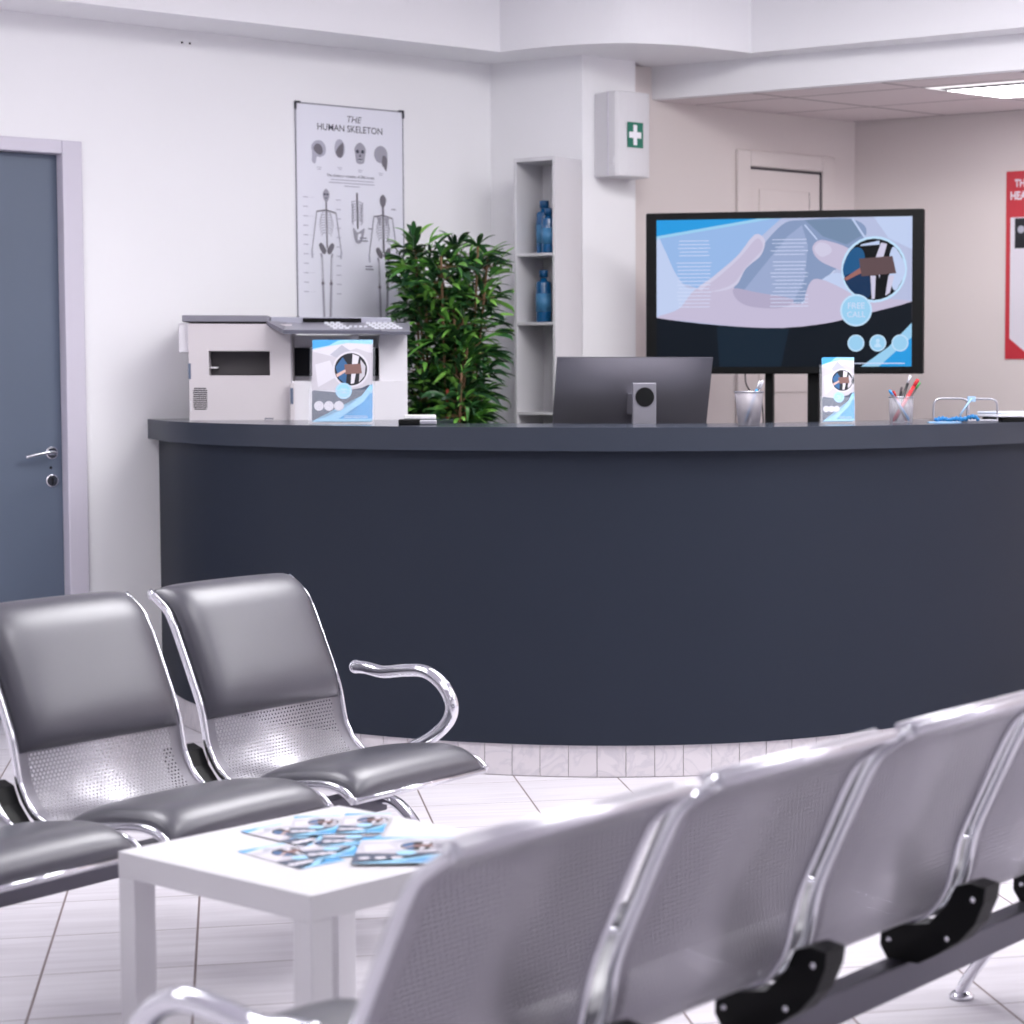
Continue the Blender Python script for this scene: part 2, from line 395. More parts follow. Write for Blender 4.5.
# ------------------------------------------------------------ ceiling lights
def lobby_light(x, y, label, s=1.2, st=1):
    t = thing('ceiling_light', label, 'light', (x, y, Zc), math.radians(39), 'lobby ceiling lights')
    boxo('light_frame', -s/2-.04, s/2+.04, -s/2-.04, s/2+.04, -.03, 0, M_white, t)
    boxo('diffuser', -s/2, s/2, -s/2, s/2, -.036, -.03, mat('lobby_lamp_%d' % round(st*10), (255,254,254), emit=st), t)
lobby_light(.30, 6.6, 'largest square ceiling panel, the one nearest the middle of the counter', 1.6, MAIN_LIGHT)
for x, y, st, lb in ((-2.7,5.2,1.15,'ceiling panel above the cushioned bench near the blue door'),(2.9,6.2,1.2,'panel added for cushion highlights near the right end of the curved counter'),(4.4,5.2,1.2,'panel added for cushion highlights nearest the right wall of the waiting room'),  # the two right-hand panels are unseen, added to put highlights on the leatherette
                     (.4,4.0,.75,'ceiling panel above the white coffee table'),(1.9,3.0,.3,'ceiling panel above the far end of the steel bench'),(-1.6,2.2,.4,'ceiling panel above the near end of the cushioned bench'),
                     (.6,-1.2,.4,'ceiling panel at the back of the waiting room'),(-4.6,3.9,.9,'ceiling panel nearest the left wall beyond the blue door')):
    lobby_light(x, y, 'square '+lb, 1.2, LOBBY_LIGHT*st)
M_lampin = mat('inner_lamp', (255,250,255), emit=INNER_LIGHT)
M_lampframe = mat('lamp_reflector', (236,234,240), .4)
def inner_light(q, label):
    """recessed fixture in one tile of the suspended ceiling, lying along the oblique grid"""
    t = thing('ceiling_light', label, 'light', (q.x, q.y, 2.65), 0)
    a = IU*.49; b = IR*.61
    def quad(k0, k1, z, m, name):
        c = (a+b)/2
        o_ = [c+(p-c)*k0 for p in (V2(0,0), a, a+b, b)]; i_ = [c+(p-c)*k1 for p in (V2(0,0), a, a+b, b)]
        bm = bmesh.new(); A = [bm.verts.new((p.x,p.y,z[0])) for p in o_]; B = [bm.verts.new((p.x,p.y,z[1])) for p in i_]
        for i in range(4): bm.faces.new((A[i],A[(i+1)%4],B[(i+1)%4],B[i]))
        if k1 < .9 and name == 'diffuser': bm.faces.new(B)
        return finish(name, bm, m, t)
    quad(.99, .84, (-.001,-.004), M_lampin2, 'outer_diffuser')
    quad(.84, .76, (-.004,-.012), M_blackgap, 'light_frame')
    quad(.76, .1, (-.012,-.012), M_lampin, 'diffuser')
M_lampin2 = mat('inner_lamp_edge', (255,250,255), emit=1.1); M_blackgap = mat('lamp_joint', (110,106,112), .6)
inner_light(V2(.985,9.395), 'lit square ceiling panel over the room behind the counter')
q = V2(.985,9.395)+IR*2.44
inner_light(q, 'lit square ceiling panel beyond the right edge of the counter room')
# ------------------------------------------------------------ reception counter
oc = [V2(p.x,p.y) for p in catmull([(-2.268,8.63,0),(-2.04,8.12,0),(-1.76,7.74,0),(-1.40,7.43,0),(-.93,7.19,0),(-.42,7.08,0),(.08,7.12,0),(.5,7.30,0),(.9,7.62,0),(1.26,8.05,0),(1.58,8.6,0),(1.85,9.15,0)], 10)]
def offset(cv, d):
    out = []
    for i, p in enumerate(cv):
        t = (cv[min(i+1,len(cv)-1)]-cv[max(i-1,0)]).normalized(); out.append(p+V2(-t.y, t.x)*d)
    return out
counter = thing('reception_counter', 'long curved dark navy reception counter on a marble tiled plinth', 'counter', (-.4, 7.6, 0))
def cobj(name, bm, m, bevel=0, smooth=False):
    for v in bm.verts: v.co -= Vector((-.4,7.6,0))
    return finish(name, bm, m, counter, bevel=bevel, smooth=smooth)
def ribbon(cv, d0, d1, z0, z1, m, name, i0=0, bevel=0, smooth=True):
    a = offset(cv, d0)[i0:]; b = offset(cv, d1)[i0:]; bm = bmesh.new()
    rows = [[bm.verts.new((p.x,p.y,z)) for p in c] for c, z in ((a,z0),(a,z1),(b,z1),(b,z0))]
    for r in range(4):
        A, B = rows[r], rows[(r+1)%4]
        for i in range(len(A)-1): bm.faces.new((A[i],A[i+1],B[i+1],B[i]))
    for k in (0,-1): bm.faces.new([rows[r][k] for r in range(4)])
    o = cobj(name, bm, m, bevel)
    if smooth:
        bpy.context.view_layer.update()
        for p in o.data.polygons: p.use_smooth = abs(p.normal.z) < .5
        md = o.modifiers.new('es', 'EDGE_SPLIT'); md.split_angle = math.radians(35)
    return o
ribbon(oc, 0, .04, 1.12, 1.2, mat('fascia_navy', (44,50,63), .5, spec=.35, noise=(3,.05)), 'fascia')
inner = offset(oc, .60)
ocs = offset(oc, .004); inr = [p for i, p in enumerate(inner) if i >= 44 and p.x < 1.6]
slab = [p for p in ocs] + list(reversed(inr)) + [V2(-1.02,7.78), V2(-1.02,8.70), V2(-1.55,8.8), V2(-1.93,8.90)]
bm = bmesh.new(); prism(bm, slab, 1.165, 1.2005); cobj('countertop', bm, M_navytop)
ribbon(oc, .038, .085, .112, 1.125, M_navy, 'front_panel', i0=1)
# plinth tiles
pc = offset(oc, .048); pts3 = [Vector((p.x,p.y,0)) for p in pc]
rs, Ltot = resample(pts3, int(sum((b-a).length for a,b in zip(pts3, pts3[1:]))/.0975))
bm = bmesh.new()
for a, b in zip(rs, rs[1:]):
    d = (b-a).normalized(); n = Vector((-d.y,d.x,0)); a2 = a+d*.0014; b2 = b-d*.0014
    prism(bm, [a2.xy, b2.xy, (b2+n*.02).xy, (a2+n*.02).xy], .003, .111)
cobj('plinth', bm, M_marble)
ribbon(offset(oc, .051), .0, .03, 0, .108, M_tile, 'plinth_base', smooth=False)
# desk behind the counter
desk = thing('reception_desk', 'low white work desk hidden behind the curved counter', 'desk', (0, 8.12, 0))
boxo('desktop', -.8, .75, -.32, .3, .73, .76, M_white, desk, .004)
for x in (-.76,.69): boxo('side_panel', x, x+.03, -.28, .26, 0, .73, M_white, desk, .003)
# ------------------------------------------------------------ waiting benches
PROF = [(-.667,.84),(-.637,.820),(-.607,.797),(-.590,.772),(-.572,.738),(-.535,.660),(-.502,.588),(-.488,.548),(-.481,.515),(-.466,.462),(-.425,.41),(-.37,.392),(-.30,.396),(-.2,.41),(-.12,.419),(-.07,.42),(-.03,.411),(0,.39)]
def bench(label, origin, xdir, ydir, pitch, width, n, zs, arms, legs, rail=0, arm=1.0, group=None):
    rz = math.atan2(xdir.y, xdir.x)
    root = thing('waiting_bench', label, 'bench', (origin.x, origin.y, 0), rz)
    pth = catmull([(0, s, z*zs) for s, z in PROF], 6)
    pp, L = resample(pth, 60)
    def nrm(i):
        t = (pp[min(i+1,60)]-pp[max(i-1,0)]).normalized(); return Vector((0, -t.z, t.y))
    def unit(i):
        x0 = i*pitch; x1 = x0+width
        # perforated shell
        bm = bmesh.new(); uvl = bm.loops.layers.uv.new('UVMap')
        rows = [[bm.verts.new((x, p.y, p.z)) for p in pp] for x in (x0+.006, x1-.006)]
        for k in range(60):
            f = bm.faces.new((rows[0][k], rows[1][k], rows[1][k+1], rows[0][k+1])); f.smooth = True
            for lp, (uu, vv) in zip(f.loops, ((0,k),(width-.02,k),(width-.02,k+1),(0,k+1))): lp[uvl].uv = (uu, vv*L/60+2)
        me = bpy.data.meshes.new('seat_shell'); bm.to_mesh(me); bm.free(); me.materials.append(M_perf)
        sh = link_obj('seat_shell', me, root); md = sh.modifiers.new('s', 'SOLIDIFY'); md.thickness = .0025; md.offset = 0
        # side frames
        for x, in ((x0,),(x1,)):
            bm = bmesh.new(); tube(bm, [(x, p.y, p.z) for p in pp], .0062, .0095, up=Vector((0,0,1)), seg=12, sq=.7)
            finish('side_frame', bm, M_chrome, sh)
        bm = bmesh.new(); tube(bm, [(x0+.004, pp[0].y, pp[0].z-rail), (x1-.004, pp[0].y, pp[0].z-rail)], .009, seg=12)
        if rail == 0: tube(bm, [(x0+.004, pp[0].y+.03, pp[0].z+.002), (x1-.004, pp[0].y+.03, pp[0].z+.002)], .006, seg=10)
        finish('top_rail', bm, M_satin, sh)
        bm = bmesh.new(); tube(bm, [(x0+.004, pp[60].y-.004, pp[60].z), (x1-.004, pp[60].y-.004, pp[60].z)], .008, seg=10); finish('front_lip', bm, M_chrome, sh)
        # cushions
        def pad(name, k0, k1, T, lo_fade=1.0):
            bm = bmesh.new(); NX = 22; K = [k0+(k1-k0)*j/22 for j in range(23)]
            xa, xb = x0+.012, x1-.012
            top = []; 
            def at(k):
                i0 = int(min(59, max(0, math.floor(k)))); t = k-i0; return pp[i0].lerp(pp[i0+1], t), nrm(i0).lerp(nrm(min(60,i0+1)), t)
            for a in range(NX+1):
                u = -math.cos(math.pi*a/NX) ; row = []
                for j in range(23):
                    v = -math.cos(math.pi*j/22); k = k0+(k1-k0)*(v+1)/2
                    p, nn = at(k)
                    h = T*max(0,(1-abs(u)**9))**.5*max(0,(1-abs(v)**5))**.5*(1-.12*u*u) + .003
                    row.append(bm.verts.new(Vector((xa+(xb-xa)*(u+1)/2, p.y, p.z))+nn*h))
                top.append(row)
            bot = []
            for a in (0, NX): 
                pass
            for a in range(NX):
                for j in range(22): f = bm.faces.new((top[a][j], top[a+1][j], top[a+1][j+1], top[a][j+1])); f.smooth = True
            # closed underside 2 mm above the shell
            und = [[None]*23 for _ in range(NX+1)]
            for a in range(NX+1):
                u = -math.cos(math.pi*a/NX)
                for j in range(23):
                    v = -math.cos(math.pi*j/22); p, nn = at(k0+(k1-k0)*(v+1)/2)
                    und[a][j] = bm.verts.new(Vector((xa+(xb-xa)*(u+1)/2, p.y, p.z))+nn*.002)
            for a in range(NX):
                for j in range(22): bm.faces.new((und[a][j], und[a][j+1], und[a+1][j+1], und[a+1][j]))
            for a in range(NX):
                for j in (0,22): bm.faces.new((top[a][j], top[a+1][j], und[a+1][j], und[a][j]))
            for j in range(22):
                for a in (0,NX): bm.faces.new((top[a][j], top[a][j+1], und[a][j+1], und[a][j]))
            finish(name, bm, M_leather, sh)
        pad('back_cushion', 0 if rail else 5, KB, .048)
        pad('seat_cushion', KS, 59.6, .040)
        return sh
    # arc parameters of the cushion limits
    KB = min(range(61), key=lambda k: abs(pp[k].z-.532*zs)+ (10 if pp[k].y > -.4 else 0))
    KS = min(range(61), key=lambda k: abs(pp[k].y+.34))
    for i in range(n): unit(i)
    W = (n-1)*pitch+width
    bz0, bz1 = .25*zs, .31*zs
    boxo('beam', -.01, W+.01, -.385, -.335, bz0, bz1, M_beam, root, .004)
    # brackets at the joints and ends
    arc = [(-.547,.475),(-.543,.445),(-.524,.402),(-.494,.367),(-.455,.340),(-.41,.3125),(-.345,.3125),(-.330,.335),(-.332,.378),(-.37,.380),(-.43,.392),(-.468,.433),(-.486,.47),(-.515,.480)]
    gaps = [i*pitch-(pitch-width)/2 for i in range(1, n)]
    for g in gaps:
        bm = bmesh.new(); hw = (pitch-width)/2-.002
        a = [bm.verts.new((g-hw, s, z*zs)) for s, z in arc]; b = [bm.verts.new((g+hw, s, z*zs)) for s, z in arc]
        fs = [bm.faces.new(a), bm.faces.new(b)]
        for k in range(len(arc)): bm.faces.new((a[k], a[(k+1)%len(arc)], b[(k+1)%len(arc)], b[k]))
        bmesh.ops.triangulate(bm, faces=fs)
        br = finish('bracket', bm, M_blackplastic, root, bevel=.002)
        for s, z in ((-.522,.45),(-.47,.37),(-.35,.35)):
            for sx in (-1,1):
                bm = bmesh.new(); bmesh.ops.create_uvsphere(bm, u_segments=10, v_segments=6, radius=.006, matrix=Matrix.Translation((g+sx*hw, s, z*zs))); finish('bolt', bm, M_chrome, br, smooth=True)
    # curled arm rests
    for x, sd in arms:
        ap = catmull([(x, -.455,.612*zs*arm),(x, -.42,.612*zs*arm),(x,-.36,.606*zs*arm),(x,-.29,.615*zs*arm),(x,-.225,.618*zs*arm),(x,-.175,.598*zs*arm),(x,-.143,.565*zs*arm),(x,-.132,.53*zs*arm),(x,-.15,.49*zs*arm),(x,-.20,.45*zs*arm),(x,-.27,.415*zs*arm),(x-sd*.01,-.34,.385*zs*arm),(x-sd*.03,-.42,.355*zs*arm)], 6)
        bm = bmesh.new(); tube(bm, ap, .019, .0165, up=Vector((0,0,1)), seg=14); finish('armrest', bm, M_chrome, root)
        bm = bmesh.new(); bmesh.ops.create_uvsphere(bm, u_segments=12, v_segments=8, radius=.018, matrix=Matrix.Translation((x,-.457,.612*zs*arm))); finish('armrest_cap', bm, M_chrome, root, smooth=True)
    for x in legs:
        for sgn in (1,-1):
            if sgn > 0: lp = [(-.345,.278),(-.30,.282),(-.255,.258),(-.20,.20),(-.14,.115),(-.095,.05),(-.078,.018)]
            else: lp = [(-.375,.278),(-.42,.282),(-.465,.258),(-.52,.20),(-.58,.115),(-.625,.05),(-.642,.018)]
            lp = [(s, z*zs) for s, z in lp]
            bm = bmesh.new(); tube(bm, catmull([(x, s, z) for s, z in lp], 6), .021, .013, seg=14); lg = finish('leg', bm, M_chrome, root)
            bm = bmesh.new(); lathe(bm, [(.0,.0),(.026,.0),(.028,.006),(.02,.014),(.009,.02),(.0,.022)], (x, lp[-1][0], .0005)); finish('foot_glide', bm, M_chrome, lg)
    return root
WL = V2(.547,.837); FL = V2(.837,-.547)
bench('black cushioned steel waiting bench in front of the counter at left', V2(-.533,5.183), -WL, FL, .558, .482, 3, 1.0, [(-.028,-1),(2*.558+.51,1)], [.012, 1.586], rail=.012)
DF = V2(.59,.807); FF = V2(-.807,.59)
o_fg = V2(.022,2.798) - DF*.515 + FF*.667
bench('perforated steel waiting bench seen from behind in the right foreground', o_fg, DF, FF, .518, .458, 5, .976, [(-.028,-1),(4*.518+.483,1)], [.55, 2.26], arm=.955)
# ------------------------------------------------------------ coffee table and leaflets
tl = V2(-1.127,4.016); tn = V2(-.686,3.661); ex = (tn-tl).normalized()
table = thing('coffee_table', 'square white coffee table with leaflets between the two benches', 'table', (tl.x, tl.y, 0), math.atan2(ex.y, ex.x))
TS = .563
boxo('tabletop', 0, TS, 0, TS, .40, .45, M_white, table, .002)
for x in (0, TS-.05):
    for y in (0, TS-.05): boxo('leg', x+.0005, x+.0495, y+.0005, y+.0495, 0, .40, M_white, table, .0015)
# ---- flyer artwork
fm = {k: mat('print_'+k, c, .4) for k, c in dict(white=(212,209,219), pale=(194,190,200), grey=(178,178,192), dark=(72,80,100), navy=(34,44,64), blue=(70,160,220), sky=(150,205,238), skin=(206,176,168), brown=(124,92,88), scrub=(52,96,142), black=(24,26,34), red=(190,60,62)).items()}
def flyer(name, w, h, parent=None, thick=.0, circ_r=.17):
    a = Art(w, h, .00025)
    a.poly(fm['white'], [(0,0),(1,0),(1,1),(0,1)])
    a.poly(fm['pale'], [(0,.14),(.35,.2),(.75,.1),(1,.16),(1,.62),(0,.62)])
    a.poly(fm['grey'], [(.3,.18),(.5,.06),(.8,.2),(.6,.28)]); a.poly(fm['white'], [(.05,.3),(.3,.25),(.42,.45),(.1,.58)])
    a.poly(fm['blue'], [(0,0),(.45,0),(.28,.07),(0,.11)]); a.poly(fm['sky'], [(.45,0),(1,0),(1,.05),(.6,.035),(.28,.075),(0,.12),(0,.105),(.28,.065)])
    a.curve(fm['dark'], [(0,.63),(.2,.635),(.5,.64),(.8,.6),(1,.56),(1,.8),(1,1),(.5,1),(0,1),(0,.8)])
    a.poly(fm['dark'], [(0,.64),(.5,.65),(1,.57),(1,1),(0,1)])
    a.poly(fm['sky'], [(0,1),(.35,.92),(.65,.8),(.85,.68),(1,.54),(1,1)]); a.poly(fm['blue'], [(.45,.97),(.7,.88),(.88,.76),(1,.64),(1,.97)])
    cu = .66; cv = .36
    a.circ(fm['white'], cu, cv, circ_r*1.12); a.circ(fm['black'], cu, cv, circ_r)
    k = h/w*circ_r
    a.poly(fm['scrub'], [(cu-k*.95,cv-.03),(cu-k*.5,cv-circ_r*.75),(cu-k*.2,cv-circ_r*.3),(cu-k*.3,cv+circ_r*.9),(cu-k*.7,cv+circ_r*.6)])
    a.poly(fm['white'], [(cu+k*.1,cv-circ_r*.95),(cu+k*.5,cv-circ_r*.8),(cu+k*.2,cv+circ_r*.85),(cu,cv+circ_r*.9)])
    a.poly(fm['pale'], [(cu+k*.6,cv-circ_r*.6),(cu+k*.9,cv-circ_r*.2),(cu+k*.85,cv+circ_r*.4),(cu+k*.5,cv+circ_r*.8)])
    a.poly(fm['brown'], [(cu-k*.4,cv-circ_r*.3),(cu+k*.6,cv-circ_r*.35),(cu+k*.68,cv+circ_r*.25),(cu-k*.35,cv+circ_r*.3)])
    a.poly(fm['skin'], [(cu-k*.9,cv+circ_r*.3),(cu-k*.35,cv),(cu-k*.3,cv+circ_r*.15),(cu-k*.85,cv+circ_r*.5)])
    a.circ(fm['sky'], .54, .625, circ_r*.5); a.circ(fm['white'], .54, .625, circ_r*.44); a.circ(fm['sky'], .54, .625, circ_r*.42)
    a.text(fm['white'], 'FREE', .54, .618, h*.035); a.text(fm['white'], 'CALL', .54, .655, h*.035)
    for u in (.12,.29,.46): a.circ(fm['white'], u, .81, circ_r*.3); 
    for v in (.935,.955): a.stroke(fm['white'], [(.55,v),(.95,v)], h*.005)
    return a.build(name, parent)
lt = math.atan2(ex.y, ex.x)
def leaflet(px, y, yaw, w, h, z, label, group='printed leaflets on the coffee table'):
    t = thing('leaflet', label, 'leaflet', (px, y, z), math.radians(yaw), group)
    boxo('paper_sheet', -w/2, w/2, 0, h, 0, .0006, M_paper, t)
    f = flyer('printed_face', w, h, t); f.rotation_euler = (-math.pi/2, 0, 0); f.location = (0, 0, .0006)
    return t
LEAF = True
# positions on the tabletop (world metres)
leafs = [(-.708,3.895,45,.105,.21,.4505,'white leaflet with a blue end pointing to the left table corner'),
 (-.69,3.95,22,.105,.20,.4522,'leaflet with a dark foot in the front middle of the pile'),
 (-.737,4.077,48,.10,.21,.4522,'white leaflet lying askew at the back left of the pile'),
 (-.685,4.045,5,.115,.20,.4539,'leaflet half covered in the centre of the coffee table pile'),
 (-.772,4.131,7,.095,.185,.4556,'small upright leaflet with a round photo at the back left'),
 (-.681,4.141,3,.095,.19,.4573,'small upright leaflet with a round photo at the back right'),
 (-.565,3.886,3,.18,.225,.4558,'largest leaflet, blue footed, at the right end of the pile')]
for x, y, yw, w_, h_, z, lb in leafs: leaflet(x, y, yw, w_, h_, z, lb)
# ------------------------------------------------------------ posters
def place_on(o, M, x, z, out=.0): o.matrix_world = M @ Matrix.Translation((x, -out, z))
ink = mat('ink_dark', (58,58,76), .6); ink2 = mat('ink_grey', (128,126,142), .6); ink3 = mat('ink_pale', (176,175,192), .6); bone = mat('ink_bone', (160,158,172), .6); bone2 = mat('ink_bone_dark', (112,108,118), .6)
pw, ph = .532, .945
pt = bpy.data.objects.new('skeleton_poster', None); COL.objects.link(pt); place_on(pt, ML, (.698+1.23)/2, 2.549-ph, .006)
tag(pt, 'tall white skeleton anatomy poster on the wall above the printer', 'poster')
mpost = mat('poster_paper', (228,228,240), .35, spec=.5)
boxo('poster_sheet', -pw/2, pw/2, 0, .003, 0, ph, mpost, pt)
a = Art(pw, ph, .0004)
a.text(ink, 'THE', .53, .072, .040, shear=.25); a.text(ink, 'HUMAN SKELETON', .5, .116, .0405, bold=.0003, xs=.92)
def skull(u, v, kind):
    if kind == 0: a.curve(ink3, [(u-.07,v-.01),(u-.04,v-.035),(u+.02,v-.04),(u+.06,v-.015),(u+.055,v+.02),(u+.01,v+.035),(u-.02,v+.035),(u-.035,v+.065),(u-.065,v+.055),(u-.06,v+.02)]); a.curve(bone2, [(u-.05,v-.005),(u-.02,v-.025),(u+.02,v-.018),(u+.035,v+.01),(u+.01,v+.025),(u-.03,v+.015)])
    if kind == 1: a.circ(ink3, u, v-.005, .043, ax=.62); a.curve(bone2, [(u-.035,v+.01),(u+.0,v-.02),(u+.035,v-.03),(u+.03,v+.02),(u+.005,v+.037),(u-.02,v+.03)])
    if kind == 2:
        a.curve(bone, [(u-.05,v-.02),(u,v-.045),(u+.05,v-.02),(u+.045,v+.02),(u+.03,v+.05),(u-.03,v+.05),(u-.045,v+.015)])
        for s in (-1,1): a.circ(ink, u+s*.024, v-.003, .0085)
        a.poly(ink, [(u-.01,v+.02),(u+.01,v+.02),(u,v+.006)]); a.stroke(ink, [(u-.02,v+.034),(u+.02,v+.034)], .004); a.stroke(mpost, [(u-.02,v+.038),(u+.02,v+.038)], .0015)
    if kind == 3: a.circ(bone, u, v-.005, .04, ax=.9); a.curve(bone2, [(u+.02,v),(u+.06,v+.01),(u+.06,v+.04),(u+.05,v+.07),(u+.03,v+.055),(u+.01,v+.04)])
for i, (u, v) in enumerate(((.21,.205),(.40,.200),(.59,.205),(.785,.213))):
    skull(u, v, i); a.stroke(ink3, [(u-.02,v+.082),(u+.02,v+.082)], .003); a.stroke(ink3, [(u-.015,v+.09),(u+.015,v+.09)], .003)
a.text(ink2, 'The skeleton consists of 206 bones', .5, .325, .0165, bold=.0003)
for k, (u0, u1) in enumerate(((.32,.71),(.30,.72),(.44,.58))): a.stroke(ink3, [(u0,.338+k*.0135),(u1,.338+k*.0135)], .004)
def skeleton(u, v0, kind):
    def Q(x, y): return (u+x, v0+y*.84)
    a.curve(bone if kind == 0 else bone2, [Q(-.03,-.005),Q(0,-.03),Q(.03,-.005),Q(.02,.03),Q(0,.04),Q(-.02,.03)])
    if kind == 0:
        for s in (-1,1): a.circ(ink, u+s*.012, v0+.0, .005)
        a.stroke(ink, [Q(-.01,.02),Q(.01,.02)], .003)
    a.stroke(bone2, [Q(0,.04),Q(.005,.29)], .010 if kind else .007)
    a.stroke(bone2, [Q(-.085,.095),Q(0,.085),Q(.09,.1)], .006)
    for k in range(9):
        wd = .045+.02*math.sin(k/8*math.pi); y = .10+k*.014
        for s in (-1,1): a.stroke(bone, [Q(0,y-.004),Q(s*wd*.7,y-.002),Q(s*wd,y+.012)], .0032)
    if kind: a.poly(bone, [Q(-.065,.09),Q(-.015,.1),Q(-.03,.15)]); a.poly(bone, [Q(.065,.09),Q(.015,.1),Q(.03,.15)])
    for s in (-1,1):
        a.stroke(bone, [Q(s*.088,.098),Q(s*.112,.205)], .0055); a.stroke(bone, [Q(s*.112,.21),Q(s*.135,.31)], .005); a.stroke(ink3, [Q(s*.135,.31),Q(s*.13,.345)], .008)
        a.curve(bone2, [Q(s*.005,.30),Q(s*.045,.265),Q(s*.07,.275),Q(s*.055,.305),Q(s*.03,.325),Q(s*.01,.32)])
        a.stroke(bone, [Q(s*.052,.325),Q(s*.046,.335),Q(s*.038,.475)], .010); a.stroke(mpost, [Q(s*.050,.345),Q(s*.041,.46)], .003); a.circ(bone2, u+s*.038, v0+.485*.84, .008)
        a.stroke(bone, [Q(s*.036,.495),Q(s*.026,.69)], .009)
        a.stroke(ink3, [Q(s*.045,.495),Q(s*.036,.68)], .004)
skeleton(.27, .408, 0); skeleton(.80, .418, 1)
a.stroke(bone2, [(.555,0.395),(.56,0.555)], .008)
for k in range(8):
    a.stroke(bone, [(.555,0.430+k*.012),(.505,0.435+k*.013),(.52,0.455+k*.012)], .003); a.stroke(bone, [(.56,0.430+k*.012),(.61,0.440+k*.012),(.59,0.455+k*.012)], .003)
a.curve(bone, [(.52,0.555),(.56,0.575),(.62,0.555),(.61,0.595),(.58,0.625),(.54,0.620),(.52,0.585)]); a.curve(mpost, [(.56,0.585),(.59,0.580),(.58,0.605),(.56,0.610)])
for k in range(11):
    y = .425+k*.043
    a.stroke(ink3, [(.06,y),(.10,y)], .0035); a.stroke(ink3, [(.36,y+.006),(.40,y+.006)], .0035); a.stroke(mpost if k % 2 else ink3, [(.11,y),(.16,y)], .0008)
for u, v in ((.58,.60),(.63,.73)): a.stroke(ink2, [(u,v),(u+.06,v)], .005); a.stroke(ink2, [(u,v+.013),(u+.07,v+.013)], .005)
a.stroke(ink2, [(.88,.46),(.92,.46)], .004); a.stroke(ink2, [(.66,.555),(.70,.555)], .004)
a.build('printed_face', pt)
bm = bmesh.new(); box(bm, -pw/2, pw/2, -.002, .0, ph-.004, ph+.001); box(bm, -pw/2-.001, -pw/2+.003, -.002, .0, 0, ph); box(bm, pw/2-.003, pw/2+.001, -.002, 0, 0, ph); finish('edge_rod', bm, mat('rod_grey', (120,118,134), .4), pt)
for sx in (-1,1):
    for z in (0, ph):
        bm = bmesh.new(); sz = -1 if z else 1
        box(bm, min(sx*pw/2, sx*(pw/2-.02))-.003, max(sx*pw/2, sx*(pw/2-.02))+.003, -.006, .0, z-.004, z+.005); box(bm, sx*pw/2-.004, sx*pw/2+.004, -.006, 0, min(z, z+sz*.03), max(z, z+sz*.03)); finish('corner_clip', bm, mat('clip_black', (40,40,54), .4), pt)
# heart poster
IRn = V2(IR.y, -IR.x); MR = wframe(IC, IR, IRn)
hp = bpy.data.objects.new('heart_poster', None); COL.objects.link(hp); hw_, hh = .46, .90
place_on(hp, MR, .82+hw_/2, 1.461, .005); tag(hp, 'red bordered heart poster on the wall right of the television', 'poster')
mr = mat('poster_red', (196,52,64), .4); mw = mat('poster_white', (222,218,228), .4)
boxo('poster_sheet', -hw_/2, hw_/2, 0, .003, 0, hh, mr, hp)
a = Art(hw_, hh, .0004)
a.poly(mr, [(0,0),(1,0),(1,1),(0,1)]); a.poly(mw, [(.05,.245),(1-.05,.245),(.95,.9),(.83,1-.0),(.3,1.0),(.05,.9)])
a.poly(mr, [(.0,.9),(.05,.89),(.32,1),(0,1)]); a.poly(mr, [(.95,.89),(1,.9),(1,1),(.7,1)])
a.text(mw, 'THE', .095, .083, .050, 'LEFT', bold=.0016, xs=.8); a.text(mw, 'HEART', .045, .150, .054, 'LEFT', bold=.0018, xs=.8)
a.poly(fm['black'], [(.1,.25),(.9,.25),(.9,.41),(.1,.41)]); a.poly(fm['red'], [(.28,.285),(.6,.285),(.6,.35),(.28,.35)]); a.circ(fm['dark'], .4, .38, .04); a.circ(fm['grey'], .17,.31,.02)
a.circ(fm['navy'], .36, .56, .05, ax=.6); a.curve(fm['brown'], [(.22,.66),(.35,.6),(.6,.6),(.75,.68),(.7,.78),(.5,.86),(.3,.77)]); a.curve(fm['red'], [(.32,.72),(.5,.66),(.68,.7),(.55,.82),(.42,.8)]); a.circ(fm['navy'], .5,.66,.03)
a.build('printed_face', hp)
# ------------------------------------------------------------ television with stand
tvl, tvr = V2(-.235,9.13), V2(.94,8.87); td = (tvr-tvl).normalized(); tw = (tvr-tvl).length; tz0, tz1 = 1.386, 2.078; th_ = tz1-tz0
tvc = (tvl+tvr)/2
tv = thing('television', 'large black television showing a blue slide on two posts behind the counter', 'television', (tvc.x, tvc.y, 0), math.atan2(td.y, td.x))
bm = bmesh.new(); box(bm, -tw/2, tw/2, 0, .045, tz0, tz1); finish('housing', bm, M_blackplastic, tv, bevel=.006)
sw, sh_ = tw-.098, th_-.062
def em(n, c, k=1.0): return mat('screen_'+n, c, emit=k)
scr = {k: em(k, c) for k, c in dict(base=(176,184,216), sky=(146,178,224), pale=(186,200,232), blue=(38,150,218), cyan=(150,200,232), hand=(190,182,208), hand2=(172,164,192), hand3=(200,196,220), phone=(130,148,184), phone2=(150,164,200), phone3=(112,134,164), dark=(6,16,28), dark2=(14,32,48), white=(206,214,240), ring=(186,216,242), scrub=(28,84,132), scrub2=(18,48,84), brown=(92,72,76), skin=(150,100,96), black=(6,9,16)).items()}
a = Art(sw, sh_, .0003)
C_ = lambda x, y: ((x-92)/866, (y-85)/522)
def cp(pts): return [C_(*p) for p in pts]
a.poly(scr['base'], [(0,0),(1,0),(1,1),(0,1)])
a.poly(scr['sky'], cp([(92,85),(520,85),(430,150),(330,260),(240,330),(150,300),(92,200)]))
a.curve(scr['pale'], cp([(92,160),(120,190),(150,260),(190,320),(230,340),(180,420),(92,430)]))
a.poly(scr['pale'], cp([(830,85),(958,85),(958,200),(880,160)]))
